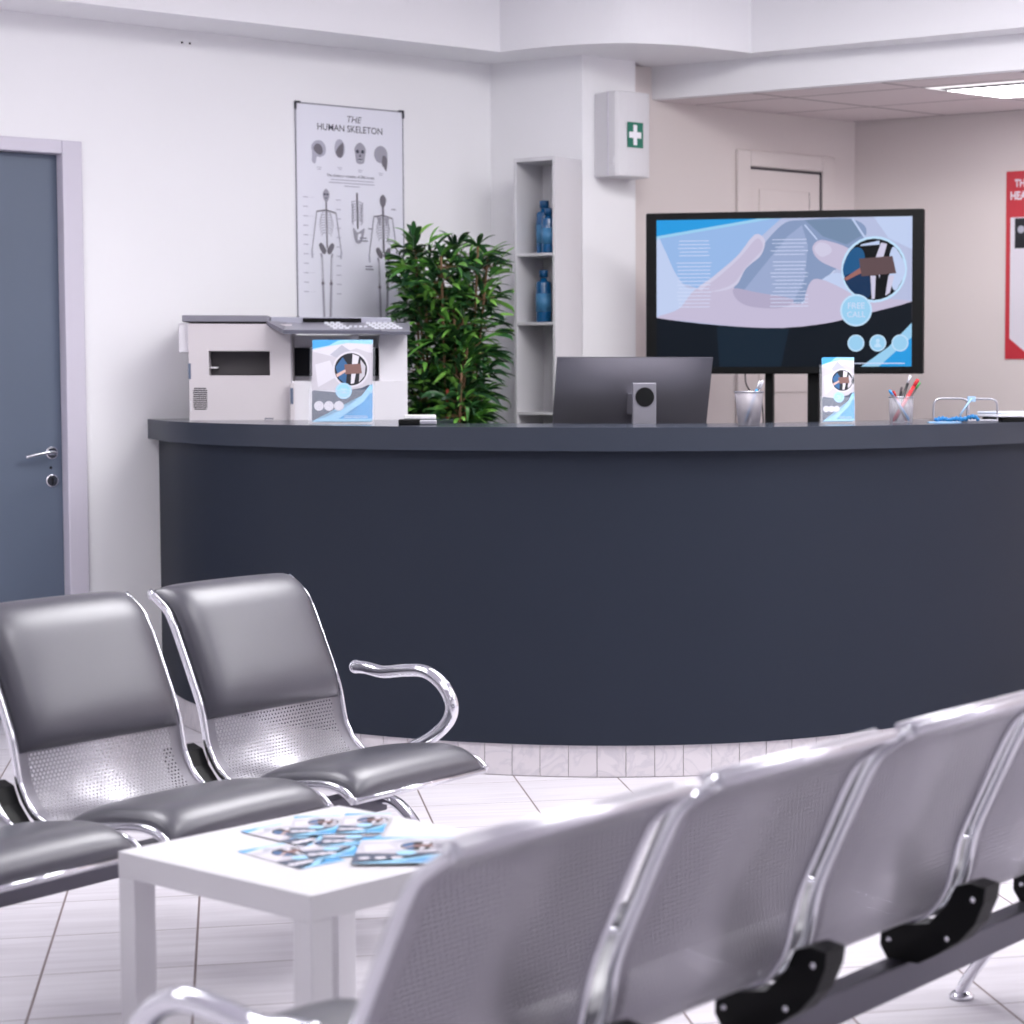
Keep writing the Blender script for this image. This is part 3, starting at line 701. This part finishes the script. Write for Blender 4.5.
a.curve(scr['hand'], cp([(92,432),(170,400),(230,330),(330,310),(420,330),(500,360),(600,380),(760,370),(958,380),(958,430),(700,470),(450,470),(200,445)]))
a.curve(scr['phone'], cp([(360,330),(420,230),(520,110),(600,92),(760,92),(800,160),(640,330),(590,385),(480,360)]))
a.poly(scr['phone2'], cp([(390,340),(540,150),(590,110),(610,180),(600,300),(560,380),(470,355)]))
a.poly(scr['phone3'], cp([(600,92),(760,92),(790,150),(740,180),(660,150)]))
a.stroke(scr['pale'], cp([(600,110),(640,160)]), .006); a.stroke(scr['pale'], cp([(760,92),(800,155)]), .008); a.stroke(scr['white'], cp([(590,385),(700,270)]), .004)
a.curve(scr['hand3'], cp([(235,330),(290,285),(370,215),(420,150),(445,140),(465,165),(450,215),(400,260),(365,320),(300,340)]))
a.curve(scr['hand'], cp([(250,335),(310,285),(380,220),(430,160),(450,160),(455,195),(400,255),(360,310),(300,335)]))
a.curve(scr['hand'], cp([(625,195),(640,168),(670,165),(740,190),(780,230),(790,300),(720,270),(650,235)]))
a.curve(scr['hand3'], cp([(632,190),(650,172),(680,180),(690,205),(660,222),(640,210)]))
a.curve(scr['hand2'], cp([(360,330),(440,345),(560,370),(520,400),(420,395),(370,370)]))
a.curve(scr['pale'], cp([(660,300),(720,280),(800,340),(760,370),(640,350)]))
a.curve(scr['hand'], cp([(630,300),(720,330),(760,370),(640,400),(600,380)]))
a.poly(scr['blue'], cp([(92,85),(440,85),(92,142)])); a.poly(scr['cyan'], cp([(440,85),(500,85),(92,152),(92,142)]))
random.seed(3)
for k in range(19):
    y = 160+k*13; 
    if k not in (5,): 
        w1 = random.uniform(.8,1)*60; a.stroke(scr['white'], cp([(222-w1,y),(222+w1,y)]), .0028)
        w1 = random.uniform(.7,1)*66; a.stroke(scr['white'], cp([(548-w1,y),(548+w1,y)]), .0028)
low = [C_(92+866*i/24, 432+ 40*math.sin(math.pi*min(1,(i/24)/1.08))**.9 - 62*max(0,(i/24-.45)/.55)**1.6) for i in range(25)]
a.poly(scr['dark'], low+[(1,1),(0,1)])
a.poly(scr['dark2'], cp([(300,465),(548,472),(520,607),(310,607)]))
a.poly(scr['cyan'], cp([(790,607),(880,540),(958,455),(958,607)])); a.poly(scr['blue'], cp([(850,607),(958,505),(958,607)]))
a.circ(scr['ring'], *C_(832,268), .222); a.circ(scr['black'], *C_(832,268), .205)
a.curve(scr['scrub'], cp([(728,270),(745,215),(775,190),(800,215),(800,300),(815,350),(790,360),(750,330)]))
a.curve(scr['scrub2'], cp([(735,290),(790,280),(820,300),(820,360),(790,365),(750,335)]))
a.curve(scr['pale'], cp([(895,190),(925,230),(935,280),(905,340),(890,320),(880,250)])); a.poly(scr['hand3'], cp([(838,225),(855,175),(875,180),(862,230),(850,300)]))
a.poly(scr['hand3'], cp([(820,290),(838,290),(835,370),(825,372)])); a.poly(scr['hand3'], cp([(880,290),(900,290),(885,350),(870,360)])); a.poly(scr['pale'], cp([(790,180),(850,168),(850,182),(785,186)]))
a.poly(scr['brown'], cp([(782,230),(893,222),(906,282),(790,292)])); a.poly(scr['skin'], cp([(730,300),(785,262),(790,280),(740,306)]))
a.circ(scr['ring'], *C_(773,410), .108); a.circ(scr['cyan'], *C_(773,410), .096)
a.text(scr['white'], 'FREE', *C_(773,404), .036); a.text(scr['white'], 'CALL', *C_(773,434), .034)
for x in (773,846,920): a.circ(scr['ring'], *C_(x,525), .057); a.circ(scr['cyan'], *C_(x,525), .048)
a.circ(scr['ring'], *C_(846,517), .013); a.curve(scr['ring'], cp([(834,538),(846,524),(858,538)]))
a.text(scr['white'], 'www.thisismywebsite', *C_(862,598), .017) if False else a.stroke(scr['white'], cp([(770,596),(935,596)]), .004)
sc = a.build('screen', tv); sc.location = (0, -.0005, tz0+.026+.005)
for x, hw in ((-.068,.018),(.125,.025)): boxo('post', x-hw, x+hw, .05, .09, .02, 1.9, M_blackplastic, tv, .003)
boxo('mount_plate', -.2, .28, .0455, .052, 1.55, 1.9, M_blackplastic, tv, .002)
boxo('base_plate', -.35, .43, -.15, .3, 0, .02, M_blackplastic, tv, .004)
bm = bmesh.new(); tube(bm, catmull([(-.17,.04,tz0+.01),(-.165,.04,1.34),(-.13,.045,1.29),(-.1,.05,1.27),(-.09,.055,1.1)], 6), .003, seg=6); finish('cable', bm, M_blackplastic, tv)
# ------------------------------------------------------------ desktop monitor (seen from behind)
mx_, my_ = -.255, 7.97
mon = thing('desktop_monitor', 'dark grey desktop monitor seen from behind on the desk', 'monitor', (mx_, my_, .76), math.radians(17))
Mm = mat('monitor_aluminium', (126,124,134), .4, .8)
tilt = Matrix.Translation((0,0,.5)) @ Matrix.Rotation(math.radians(19), 4, 'X')
bm = bmesh.new(); G = {}
for i in range(25):
    for j in range(17):
        u = -1+i/12; v = -1+j/8
        G[i,j] = bm.verts.new(tilt @ Vector((u*.303, .012-.034*(1-abs(u)**2.6)*(1-abs(v)**2.6), v*.19)))
for i in range(24):
    for j in range(16): bm.faces.new((G[i,j],G[i+1,j],G[i+1,j+1],G[i,j+1])).smooth = True
box(bm, -.303, .303, .0115, .022, -.19, .19, M=tilt); finish('back_shell', bm, Mm, mon)
bm = bmesh.new(); box(bm, -.30, .30, .022, .026, -.186, .186, M=tilt); finish('screen', bm, M_blackplastic, mon)
Ms = mat('stand_aluminium', (128,126,136), .45, .4)
bm = bmesh.new(); box(bm, -.046, .046, -.17, -.155, .012, .59); box(bm, -.03, .03, -.155, -.02, .47, .55); st_ = finish('stand', bm, Ms, mon, bevel=.004)
bm = bmesh.new(); b2 = bmesh.new()
lathe(bm, [(.036,.0),(.036,.002)], seg=28)
for v in bm.verts: v.co = Vector((v.co.x, -.1705-v.co.z, .537+v.co.y))
finish('cable_port', bm, M_blackplastic, st_)
boxo('foot', -.13, .13, -.2, .06, 0, .012, Ms, mon, .003)
# ------------------------------------------------------------ printer
PA = math.radians(8)
pr = thing('printer', 'large grey white office printer with dark slots on the counter', 'printer', (-2.055, 8.34, 1.2005), PA)
def X(x):
    k = (x-700)/2100; return (k*8.34+2.055)/(math.cos(PA)-k*math.sin(PA))
def Z(y, x=None):
    return max(.0005, 1.36+(380-y)/2100*(8.34 if x is None else 8.34+X(x)*math.sin(PA))-1.2005)
bm = bmesh.new()
# main block made of slabs round the paper slot
x0, x1, xs = X(190), X(279), X(293)
s0, s1, t0, t1 = X(210), X(271), Z(375.5), Z(351)
D = .36
zt = Z(324)
box(bm, x0, s0, 0, D, 0, zt); box(bm, s1, xs, 0, D, 0, zt); box(bm, s0, s1, 0, D, 0, t0); box(bm, s0, s1, 0, D, t1, zt); box(bm, s0, s1, .16, D, t0, t1)
body = finish('body', bm, M_plastic, pr)
boxo('paper_slot', s0+.001, s1-.001, .095, .10, t0+.001, t1-.001, mat('slot_back_grey', (84,80,84), .6), pr); boxo('slot_floor', s0+.03, s1-.001, .01, .094, t0+.001, t0+.004, M_dark, pr)
boxo('side_cover', X(180), X(190.5), .02, .25, Z(352.5), zt+.002, M_plastic2, pr, .003)
boxo('slot_ledge', s0+.001, s0+.03, .03, .094, (t0+t1)/2-.02, (t0+t1)/2-.014, M_plastic2, pr)
bm = bmesh.new()
for k in range(11): box(bm, X(194+ (1 if k in (0,10) else 0)), X(208-(1 if k in (0,10) else 0)), -.001, .001, Z(409-k*2.05)-.0022, Z(409-k*2.05)+.0022)
finish('vent_grille', bm, M_dark, pr)
boxo('cable_socket', X(189.5), X(192), -.004, .001, Z(379), Z(363.5), mat('socket_blue', (92,104,128), .5), pr, .001)
boxo('power_socket', X(186.5+4), X(190.5+1.5), -.003, .001, Z(411), Z(401), M_plastic2, pr, .001)
bm = bmesh.new(); box(bm, X(265), X(274), -.001, .001, Z(419.5), Z(418)); box(bm, X(265), X(266), -.001, .001, Z(421.5), Z(418)); finish('tray_notch', bm, M_grey, pr)
# right block with its open recess
rx0, rx1 = X(286), X(408); ry = -.03
bm = bmesh.new()
ro, rz0, rz1 = X(288.5), Z(381), Z(334)
box(bm, xs+.0005, rx1, ry, D, 0, rz0)                       # lower body
box(bm, X(380), rx1, ry+.01, D, rz0+.0005, rz1+.02)         # right column
box(bm, X(352), X(360), ry+.02, D, rz0+.0005, rz1+.0)
box(bm, xs+.0005, X(380)-.0005, .2, D, rz0+.0005, rz1+.0)
finish('right_body', bm, M_plastic2, pr)
boxo('output_recess', xs+.001, X(380)-.001, .19, .199, Z(376), Z(347), M_dark, pr)
boxo('front_seam', xs-.004, xs-.001, -.0012, .001, 0, zt-.02, M_grey, pr)
boxo('tray_handle', X(291), X(295.5), ry-.012, ry-.001, 0, Z(383), M_plastic, pr, .002); boxo('tray_latch', X(291.6), X(294.4), ry-.0145, ry-.012, Z(404), Z(388), mat('socket_blue'), pr)
# lid and panel
boxo('scanner_lid', X(184), X(270), .0, D, Z(322), Z(315.5), M_grey, pr, .003)
bm = bmesh.new(); box(bm, X(270)+.001, X(392), .12, D, Z(323), Z(316)); finish('document_feeder', bm, mat('feeder_grey', (172,172,188), .4), pr, bevel=.004)
boxo('feeder_slot', X(303), X(362), .114, .121, Z(322), Z(317), M_blackplastic, pr)
bm = bmesh.new(); pz = Z(335)
def slab_pts(p): return p
# control panel: sloped slab, front edge low
def sl(x0, x1, y0, y1, zf, zb, tk):
    vs = [bm.verts.new(p) for p in ((x0,y0,zf-tk),(x1,y0,zf-tk),(x1,y1,zb-tk),(x0,y1,zb-tk),(x0,y0,zf),(x1,y0,zf),(x1,y1,zb),(x0,y1,zb))]
    for f in ((0,3,2,1),(4,5,6,7),(0,1,5,4),(1,2,6,5),(2,3,7,6),(3,0,4,7)): bm.faces.new([vs[i] for i in f])
yf = -.13
PX = lambda x: X(x) - .0   # panel columns
zf_, zb_ = Z(331, 340), Z(322, 340)
sl(X(287), X(383), yf, .115, zf_, zb_, .016); sl(X(383)+.0005, X(411), yf-.01, .115, zf_-.004, zb_, .014)
cpn = finish('control_panel', bm, mat('panel_grey', (140,139,152), .32), pr, bevel=.002)
bm = bmesh.new()
box(bm, X(287)+.001, X(383), yf-.003, yf-.0005, zf_-.016, zf_-.001); box(bm, X(383)+.001, X(411), yf-.013, yf-.0105, zf_-.018, zf_-.005); finish('panel_edge', bm, mat('panel_edge_grey', (92,92,106), .4), cpn)
bm = bmesh.new()
A_ = [(X(268),0.0),(X(287)-.001,yf),(X(287)-.001,.115),(X(268),.115)]
lo = [bm.verts.new((x,y,z)) for (x,y),z in zip(A_, (zb_-.014, zf_-.016, zb_-.012, zb_-.012))]; hi = [bm.verts.new((x,y,z)) for (x,y),z in zip(A_, (zb_+.002, zf_, zb_, zb_))]
bm.faces.new(lo); bm.faces.new(hi)
for i in range(4): bm.faces.new((lo[i], lo[(i+1)%4], hi[(i+1)%4], hi[i]))
finish('panel_wing', bm, M_grey, pr)
bm = bmesh.new()
def key(px, v, wpx=4.0):
    cy = .115+(yf-.115)*v; z = zb_+(zf_-zb_)*v; x0_, x1_ = X(px)-wpx/2*.004, X(px)+wpx/2*.004
    sl_ = (zf_-zb_)/(yf-.115); d_ = .017
    vs = [bm.verts.new(p) for p in ((x0_,cy-d_,z-sl_*d_+.0008),(x1_,cy-d_,z-sl_*d_+.0008),(x1_,cy+d_,z+sl_*d_+.0008),(x0_,cy+d_,z+sl_*d_+.0008),(x0_,cy-d_,z-sl_*d_+.005),(x1_,cy-d_,z-sl_*d_+.005),(x1_,cy+d_,z+sl_*d_+.005),(x0_,cy+d_,z+sl_*d_+.005))]
    for f in ((0,3,2,1),(4,5,6,7),(0,1,5,4),(1,2,6,5),(2,3,7,6),(3,0,4,7)): bm.faces.new([vs[i] for i in f])
for r, v in enumerate((.16,.38,.60,.82)):
    for c in range(3): key(327+c*5.8+r*3.4, v)
    for c in range(5): key(369+c*5.8+r*3.0, v)
for c in range(4): key(352+c*5, .62, 3)
keys = finish('keypad', bm, mat('key_white', (225,226,236), .5), cpn)
# ------------------------------------------------------------ brochure stands
M_acr = mat('clear_acrylic', (240,244,255), .08, alpha=.10)
def stand(label, x, y, rz, w, h, n, r):
    t = thing('brochure_holder', label, 'brochure holder', (x, y, 1.2008), math.radians(rz))
    tl_ = Matrix.Rotation(math.radians(-6), 4, 'X')
    hw = w/2+.006
    for nm, b in (('front_panel', (-hw,hw,-.004,-.002,.001,h*.42)), ('back_panel', (-hw,hw,.018,.020,.001,h*.95))):
        bm = bmesh.new(); box(bm, *b, M=tl_); finish(nm, bm, M_acr, t)
    bm = bmesh.new(); box(bm, -hw, hw, -.004, .05, 0, .003); finish('base', bm, M_acr, t)
    return t, tl_
def brochures(par, tl_, w, h, n, circ_r, gname):
    bx = par.location; rz = par.rotation_euler[2]
    for k in range(n):
        off = (n-1-k); dx = (-.006*(off%3), .004, .0)[off%3] + (-.008 if off == 2 else 0)
        lb = [f'front leaflet in the {gname}', f'leaflet just behind the front one in the {gname}', f'rearmost leaflet in the {gname}'][min(off,2)]
        lb = {n-1: lb}.get(k, lb)
        t = thing('leaflet', ['front leaflet in the ', 'second leaflet peeking out at the top of the ', 'rear leaflet peeking out beside the '][n-1-k]+gname, 'leaflet', bx, rz, 'leaflets in the '+gname)
        i = n-1-k
        M_ = Matrix.Translation(bx) @ Matrix.Rotation(rz, 4, 'Z') @ tl_ @ Matrix.Translation(((-.010,.006,0)[i-0] if i else 0, .0005+i*.006, .004+(.006,.008,.004)[i]))
        t.matrix_world = M_
        boxo('paper_sheet', -w/2, w/2, 0, .0012, 0, h, M_paper, t)
        f = flyer('printed_face', w, h, t, circ_r=circ_r)
t, tt_ = stand('clear acrylic holder of blue leaflets in front of the printer', -1.298, 7.60, 0, .225, .297, 3, .15)
brochures(t, tt_, .212, .295, 3, .20, 'large holder before the printer')
t, tt_ = stand('narrow clear acrylic holder of leaflets between the two pen cups', .503, 7.66, 4, .115, .23, 3, .1)
brochures(t, tt_, .112, .232, 3, .165, 'narrow holder between the pen cups')
# ------------------------------------------------------------ pen cups
def cup(label, x, y, r0, r1, h, m, mrim):
    t = thing('pen_cup', label, 'pen cup', (x, y, 1.2008))
    bm = bmesh.new(); lathe(bm, [(0,.0),(r0,.0),(r1,h),(r1-.0015,h),(r0-.0015,.002),(0,.002)], seg=28); finish('cup', bm, m, t)
    bm = bmesh.new(); tube(bm, [(r1*math.cos(k/24*2*math.pi), r1*math.sin(k/24*2*math.pi), h) for k in range(24)], .0022, seg=6, closed=True); finish('rim', bm, mrim, t)
    return t
def mesh_mat(name, rgb, al):
    return mat(name, rgb, .4, .2, alpha=al)
cup('silver mesh cup holding two pens between monitor and narrow leaflet holder', .173, 7.42, .038, .052, .118, mesh_mat('cup_mesh', (166,160,168), .55), M_steel)
cup('clear cup crowded with pens right of the narrow leaflet holder', .752, 7.86, .043, .047, .096, mesh_mat('cup_clear', (214,212,222), .32), M_steel)
def pen(label, a, b, r, m, group, mt=None):
    A, B = Vector(a), Vector(b); d = (B-A); L_ = d.length; q = Vector((0,0,1)).rotation_difference(d.normalized())
    t = thing('pen', label, 'pen', A, 0, group); t.rotation_mode = 'QUATERNION'; t.rotation_quaternion = q
    bm = bmesh.new(); lathe(bm, [(0,0),(r*.35,.001),(r,.012),(r,L_-.03)], seg=10); finish('barrel', bm, m, t)
    bm = bmesh.new(); lathe(bm, [(r*1.05,L_-.03),(r*1.05,L_-.003),(r*.6,L_),(0,L_)], seg=10); finish('cap', bm, mt or m, t)
pb = mat('pen_blue', (38,140,206), .35); pwt = mat('pen_white', (222,222,232), .35); pk = mat('pen_black', (24,24,30), .35); prd = mat('pen_red', (200,44,52), .35); pgr = mat('pen_grey', (100,92,96), .4); pgn = mat('pen_green', (60,150,80), .35)
z0 = 1.205
pen('bright blue pen leaning right in the silver mesh cup', (.157,7.43,z0), (.212,7.42,z0+.152), .0045, pb, 'pens in the silver mesh cup', pwt)
pen('white pen leaning beside the blue one in the silver mesh cup', (.165,7.415,z0), (.222,7.405,z0+.153), .0042, pgr, 'pens in the silver mesh cup', pwt)
G = 'pens in the clear cup'
pen('blue pen leaning left over the rim of the clear cup', (.785,7.85,z0), (.706,7.848,z0+.118), .0048, pb, G)
pen('red and grey pen leaning left beside the blue one in the clear cup', (.772,7.861,z0), (.722,7.859,z0+.115), .0045, prd, G, prd)
pen('grey pen leaning left low in the clear cup', (.774,7.838,z0), (.716,7.836,z0+.10), .0045, pgr, G)
pen('short black pen standing in the middle of the clear cup', (.737,7.885,z0), (.756,7.886,z0+.13), .0048, pk, G, pgr)
pen('tallest black pen with a white end in the clear cup', (.728,7.873,z0), (.788,7.873,z0+.172), .0055, pk, G, pwt)
pen('thick red marker leaning right out of the clear cup', (.722,7.86,z0), (.815,7.86,z0+.158), .007, prd, G)
pen('green capped pen behind the red marker in the clear cup', (.73,7.88,z0), (.825,7.885,z0+.146), .004, pgr, G, pgn)
# ------------------------------------------------------------ small things on the counter
st = thing('card_reader', 'small black and white card reader beside the printer on the counter', 'card reader', (-.995, 7.46, 1.2008), math.radians(8))
bm = bmesh.new(); box(bm, -.075, .0, -.035, .04, .0, .02); finish('base', bm, M_blackplastic, st, bevel=.004)
bm = bmesh.new(); box(bm, .0005, .06, -.035, .04, .001, .018); finish('side_grip', bm, M_steel, st, bevel=.004)
bm = bmesh.new(); box(bm, -.055, .058, -.028, .045, .0205, .036); finish('white_cover', bm, M_white, st, bevel=.004)
def arch(label, x0, x1, y, h, yaw):
    bm = bmesh.new(); w_ = x1-x0
    p = catmull([(0,0,.004),(0,0,h*.6),(w_*.04,0,h*.88),(w_*.18,0,h),(w_*.5,0,h*1.01),(w_*.82,0,h),(w_*.96,0,h*.88),(w_,0,h*.6),(w_,0,.004)], 6)
    tube(bm, p, .0042, seg=8); o = finish('wire_arch', bm, M_steel); o.location = (x0, y, 1.2005); o.rotation_euler = (0,0,math.radians(yaw)); tag(o, label, 'wire stand', 'wire arches on the counter')
arch('rear silver wire arch on the counter right of the clear cup', .895, 1.03, 8.06, .088, 2)
arch('front silver wire arch on the counter behind the tablets', 1.015, 1.13, 7.98, .087, 4)
bm = bmesh.new(); cpts = []
for k in range(60):
    s_ = k/59; cpts.append((.88+.16*s_, 7.86+.03*math.sin(s_*5), 1.209+.006*abs(math.sin(s_*9))+.006*math.sin(k*1.3)+ .018*max(0,s_-.55)*2*math.sin((s_-.55)*7)))
tube(bm, cpts, .006, seg=7); o = tag(finish('twisted_cord', bm, mat('cord_blue', (30,116,176), .5)), 'dark blue twisted cord lying right of the clear pen cup', 'cord')
for v in o.data.vertices: pass
bm = bmesh.new(); tube(bm, [(.985,7.97,1.225),(1.01,7.975,1.262),(1.03,7.98,1.289)], .010, .0035, seg=8); box(bm, 1.015,1.045,7.974,7.986,1.278,1.298)
o = tag(finish('lanyard_clip', bm, mat('clip_pale_blue', (160,192,226), .4)), 'pale blue clip standing up beside the front wire arch', 'clip')
bm = bmesh.new(); prism(bm, [(.85,7.80),(.95,7.82),(.98,7.86),(.9,7.88),(.85,7.86)], 1.2008, 1.205); o = tag(finish('folded_mask', bm, mat('mask_blue', (150,190,226), .6)), 'pale blue folded face mask under the dark blue cord', 'mask')
def tablet(x, y, z, w_, d_, h_, m, label, rz, nm):
    bm = bmesh.new(); box(bm, -w_/2, w_/2, -d_/2, d_/2, 0, h_); o = finish(nm, bm, m, bevel=.004); o.location = (x,y,z); o.rotation_euler = (0,0,math.radians(rz)); tag(o, label, 'notebook', 'notebooks at the right end of the counter')
tablet(1.245, 8.10, 1.2008, .27, .16, .018, M_blackplastic, 'black notebook at the bottom of the stack at the right counter end', 20, 'notebook')
tablet(1.24, 8.10, 1.2193, .30, .17, .010, mat('book_white',(228,228,238),.4), 'white pad on the black notebook at the right counter end', 22, 'notepad')
tablet(1.235, 8.105, 1.2298, .29, .165, .010, mat('book_pale',(214,222,238),.4), 'pale blue pad topping the stack at the right counter end', 25, 'notepad')
tablet(1.06, 7.99, 1.2008, .13, .08, .010, mat('book_grey',(150,150,162),.4), 'small grey pad lying under the front wire arch', 15, 'notepad')
# ------------------------------------------------------------ shelf unit and bottles
sf = thing('shelf_unit', 'narrow tall white open shelf unit against the pillar', 'shelf', (0,0,0))
fl_ = V2(-.635,9.253) - U2*.224
Msf = Matrix(((U2.x, -N2.x, 0, fl_.x),(U2.y, -N2.y, 0, fl_.y),(0,0,1,0),(0,0,0,1)))
if N2.y > 0: print('N2 sign')
sf.matrix_world = Msf
W_, D_, T_ = .224, .205, .012; ztp = 2.338
for x in (0, W_-.014): boxo('side_panel', x, x+.014, 0, D_, 0, ztp-.018, M_white, sf, .001)
boxo('top_panel', 0, W_, 0, D_, ztp-.018, ztp, M_white, sf, .001); boxo('back_panel', .014, W_-.014, D_-.006, D_-.001, 0, ztp-.018, M_white, sf)
for z in (.06,.36,.66,.95,1.218,1.615,1.918): boxo('shelf', .0145, W_-.0145, .003, D_-.007, z-.012, z, M_white, sf)
mb = mat('bottle_blue', (16,84,134), .15, spec=.7); mlab = mat('bottle_label', (66,124,168), .5); mcap = mat('bottle_cap', (14,76,122), .35)
def bottle(x, y, z, s, label):
    q = Msf @ Vector((x, y, z)); t = thing('bottle', label, 'bottle', q, 0, 'blue bottles in the shelf unit')
    r = .036*s; h = .235*s
    bm = bmesh.new(); lathe(bm, [(0,0),(r*.95,0),(r,.006),(r,h*.74),(r*.92,h*.775),(r*.45,h*.80),(r*.4,h*.85),(0,h*.85)], seg=24); finish('body', bm, mb, t)
    bm = bmesh.new(); lathe(bm, [(r*.55,h*.86),(r*.58,h*.99),(r*.5,h),(0,h)], seg=20); finish('cap', bm, mcap, t)
    bm = bmesh.new(); lathe(bm, [(r*1.012,h*.2),(r*1.012,h*.55)], seg=24); finish('label_band', bm, mlab, t)
bottle(.105, .085, 1.9185, 1.0, 'blue bottle at the back of the upper shelf')
bottle(.160, .04, 1.9185, .84, 'blue bottle at the front right of the upper shelf')
bottle(.118, .06, 1.6155, .98, 'single blue bottle on the shelf below the pair')
# ------------------------------------------------------------ first aid cabinet on the pillar
fa = bpy.data.objects.new('first_aid_cabinet', None); COL.objects.link(fa)
fa.matrix_world = wframe(E0, U1, N1) @ Matrix.Translation((.165, -.001, 2.262)); tag(fa, 'white first aid cabinet with a green cross on the pillar', 'first aid cabinet')
bm = bmesh.new(); fh = .375; fw = .186; dep = .15
# outline seen from the front bulges slightly at the door
pr_ = [(-.10,0),(-.098,-.10),(-.088,-.138),(-.074,-.149),(-.03,-.157),(.02,-.159),(.06,-.156),(.098,-.148),(.104,-.13),(.104,0)]
prism(bm, [Vector(p) for p in pr_], 0, fh); finish('case', bm, M_white, fa, bevel=.006, segs=3)
boxo('door_seam', -.0995, .1045, -.103, -.100, .004, fh-.004, M_frame, fa)
a = Art(.088, .112, .0006); g_ = mat('cross_green', (26,112,92), .5)
a.poly(g_, [(0,0),(1,0),(1,1),(0,1)])
a.poly(M_paper, [(.38,.1),(.62,.1),(.62,.9),(.38,.9)]); a.poly(M_paper, [(.12,.38),(.88,.38),(.88,.62),(.12,.62)])
c_ = a.build('cross_sign', fa); c_.location = (.008, -.1605, .128)
boxo('latch', -.094, -.088, -.132, -.112, .05, .085, M_white, fa, .001)
# ------------------------------------------------------------ plant
pl = thing('potted_plant', 'bushy green potted bamboo plant between printer and shelf unit', 'plant', (-1.07, 9.03, 0))
bm = bmesh.new(); lathe(bm, [(0,0),(.13,0),(.17,.30),(.18,.31),(.18,.33),(.165,.33),(.155,.30),(0,.29)], seg=32); finish('pot', bm, mat('pot_white', (214,212,218), .4), pl)
def leafmat():
    m = bpy.data.materials.new('leaf_green'); m.use_nodes = True; nt = m.node_tree; b = nt.nodes['Principled BSDF']; b.inputs['Roughness'].default_value = .38
    g = nt.nodes.new('ShaderNodeNewGeometry'); cr = nt.nodes.new('ShaderNodeValToRGB'); e = cr.color_ramp.elements
    e[0].position = 0; e[0].color = (*lin((28,58,38)),1); e[1].position = 1; e[1].color = (*lin((142,198,92)),1)
    k = e.new(.55); k.color = (*lin((50,98,50)),1); k = e.new(.76); k.color = (*lin((98,158,66)),1)
    nt.links.new(g.outputs['Random Per Island'], cr.inputs[0]); nt.links.new(cr.outputs[0], b.inputs['Base Color']); return m
random.seed(11); bl = bmesh.new(); bs = bmesh.new()
def leaf(p, d, L_, wd):
    d = d.normalized(); side = d.cross(Vector((0,0,1)))
    side = side.normalized() if side.length > .05 else Vector((1,0,0))
    side = (Matrix.Rotation(random.uniform(-.9,.9), 3, d) @ side); up = side.cross(d)
    L0 = []; n = 6
    for i in range(n+1):
        t = i/n; c = p + d*L_*t - Vector((0,0,1))*L_*.35*t*t; wdt = wd*math.sin(math.pi*min(1,t*.92+.06))**.8*(1 if i < n else .05)
        L0.append((bl.verts.new(c-side*wdt/2+up*wdt*.18), bl.verts.new(c), bl.verts.new(c+side*wdt/2+up*wdt*.18)))
    for a_, b_ in zip(L0, L0[1:]):
        for k in (0,1): f = bl.faces.new((a_[k],a_[k+1],b_[k+1],b_[k])); f.smooth = True
for s_ in range(15):
    an = random.uniform(0, 2*math.pi); r0 = random.uniform(.01,.09); r1 = random.uniform(.03,.19); top = random.uniform(1.3,1.9) if s_ > 4 else random.uniform(1.86,1.98)
    if s_ in (1,): an, r1, top = .1, .12, 1.93
    base = Vector((math.cos(an)*r0, math.sin(an)*r0, .28)); tip = Vector((math.cos(an)*r1, math.sin(an)*r1, top))
    P_ = catmull([base, base.lerp(tip,.5)+Vector((random.uniform(-.02,.02),random.uniform(-.02,.02),0)), tip], 10)
    tube(bs, P_, .0055, seg=6)
    z = .75
    while z < top:
        t = (z-.28)/(top-.28); c = P_[min(len(P_)-1, int(t*(len(P_)-1)))]
        for k in range(random.randint(5,8)):
            ph_ = random.uniform(0,2*math.pi); el = random.uniform(-.2,.75)
            tw_ = Vector((math.cos(ph_)*math.cos(el), math.sin(ph_)*math.cos(el), math.sin(el))); bl_ = random.uniform(.02,.09)
            st0 = c.copy(); en = c+tw_*bl_; tube(bs, [st0, en], .0015, seg=4)
            for q in range(random.randint(2,4)):
                d = (tw_+Vector((random.uniform(-.7,.7),random.uniform(-.7,.7),random.uniform(-.2,.7)))); 
                leaf(en, d, random.uniform(.08,.16), random.uniform(.016,.027))
        z += random.uniform(.055,.085)
    for q in range(5): leaf(tip, Vector((random.uniform(-.8,.8),random.uniform(-.8,.8),random.uniform(.3,1.2))), random.uniform(.10,.17), random.uniform(.018,.028))
for v in bl.verts:
    rr = math.hypot(v.co.x, v.co.y); lim = .275
    if rr > lim: v.co.x *= lim/rr; v.co.y *= lim/rr
me = bpy.data.meshes.new('foliage'); bl.to_mesh(me); bl.free(); me.materials.append(leafmat()); link_obj('foliage', me, pl)
finish('stems', bs, mat('stem_brown', (122,92,66), .6), pl)
bm = bmesh.new(); tube(bm, [(.0,-.12,.3),(.0,-.12,1.32)], .006, seg=8); tube(bm, [(.07,-.1,.3),(.075,-.1,1.25)], .005, seg=8); finish('support_stake', bm, mat('stake_red', (178,84,66), .6), pl)
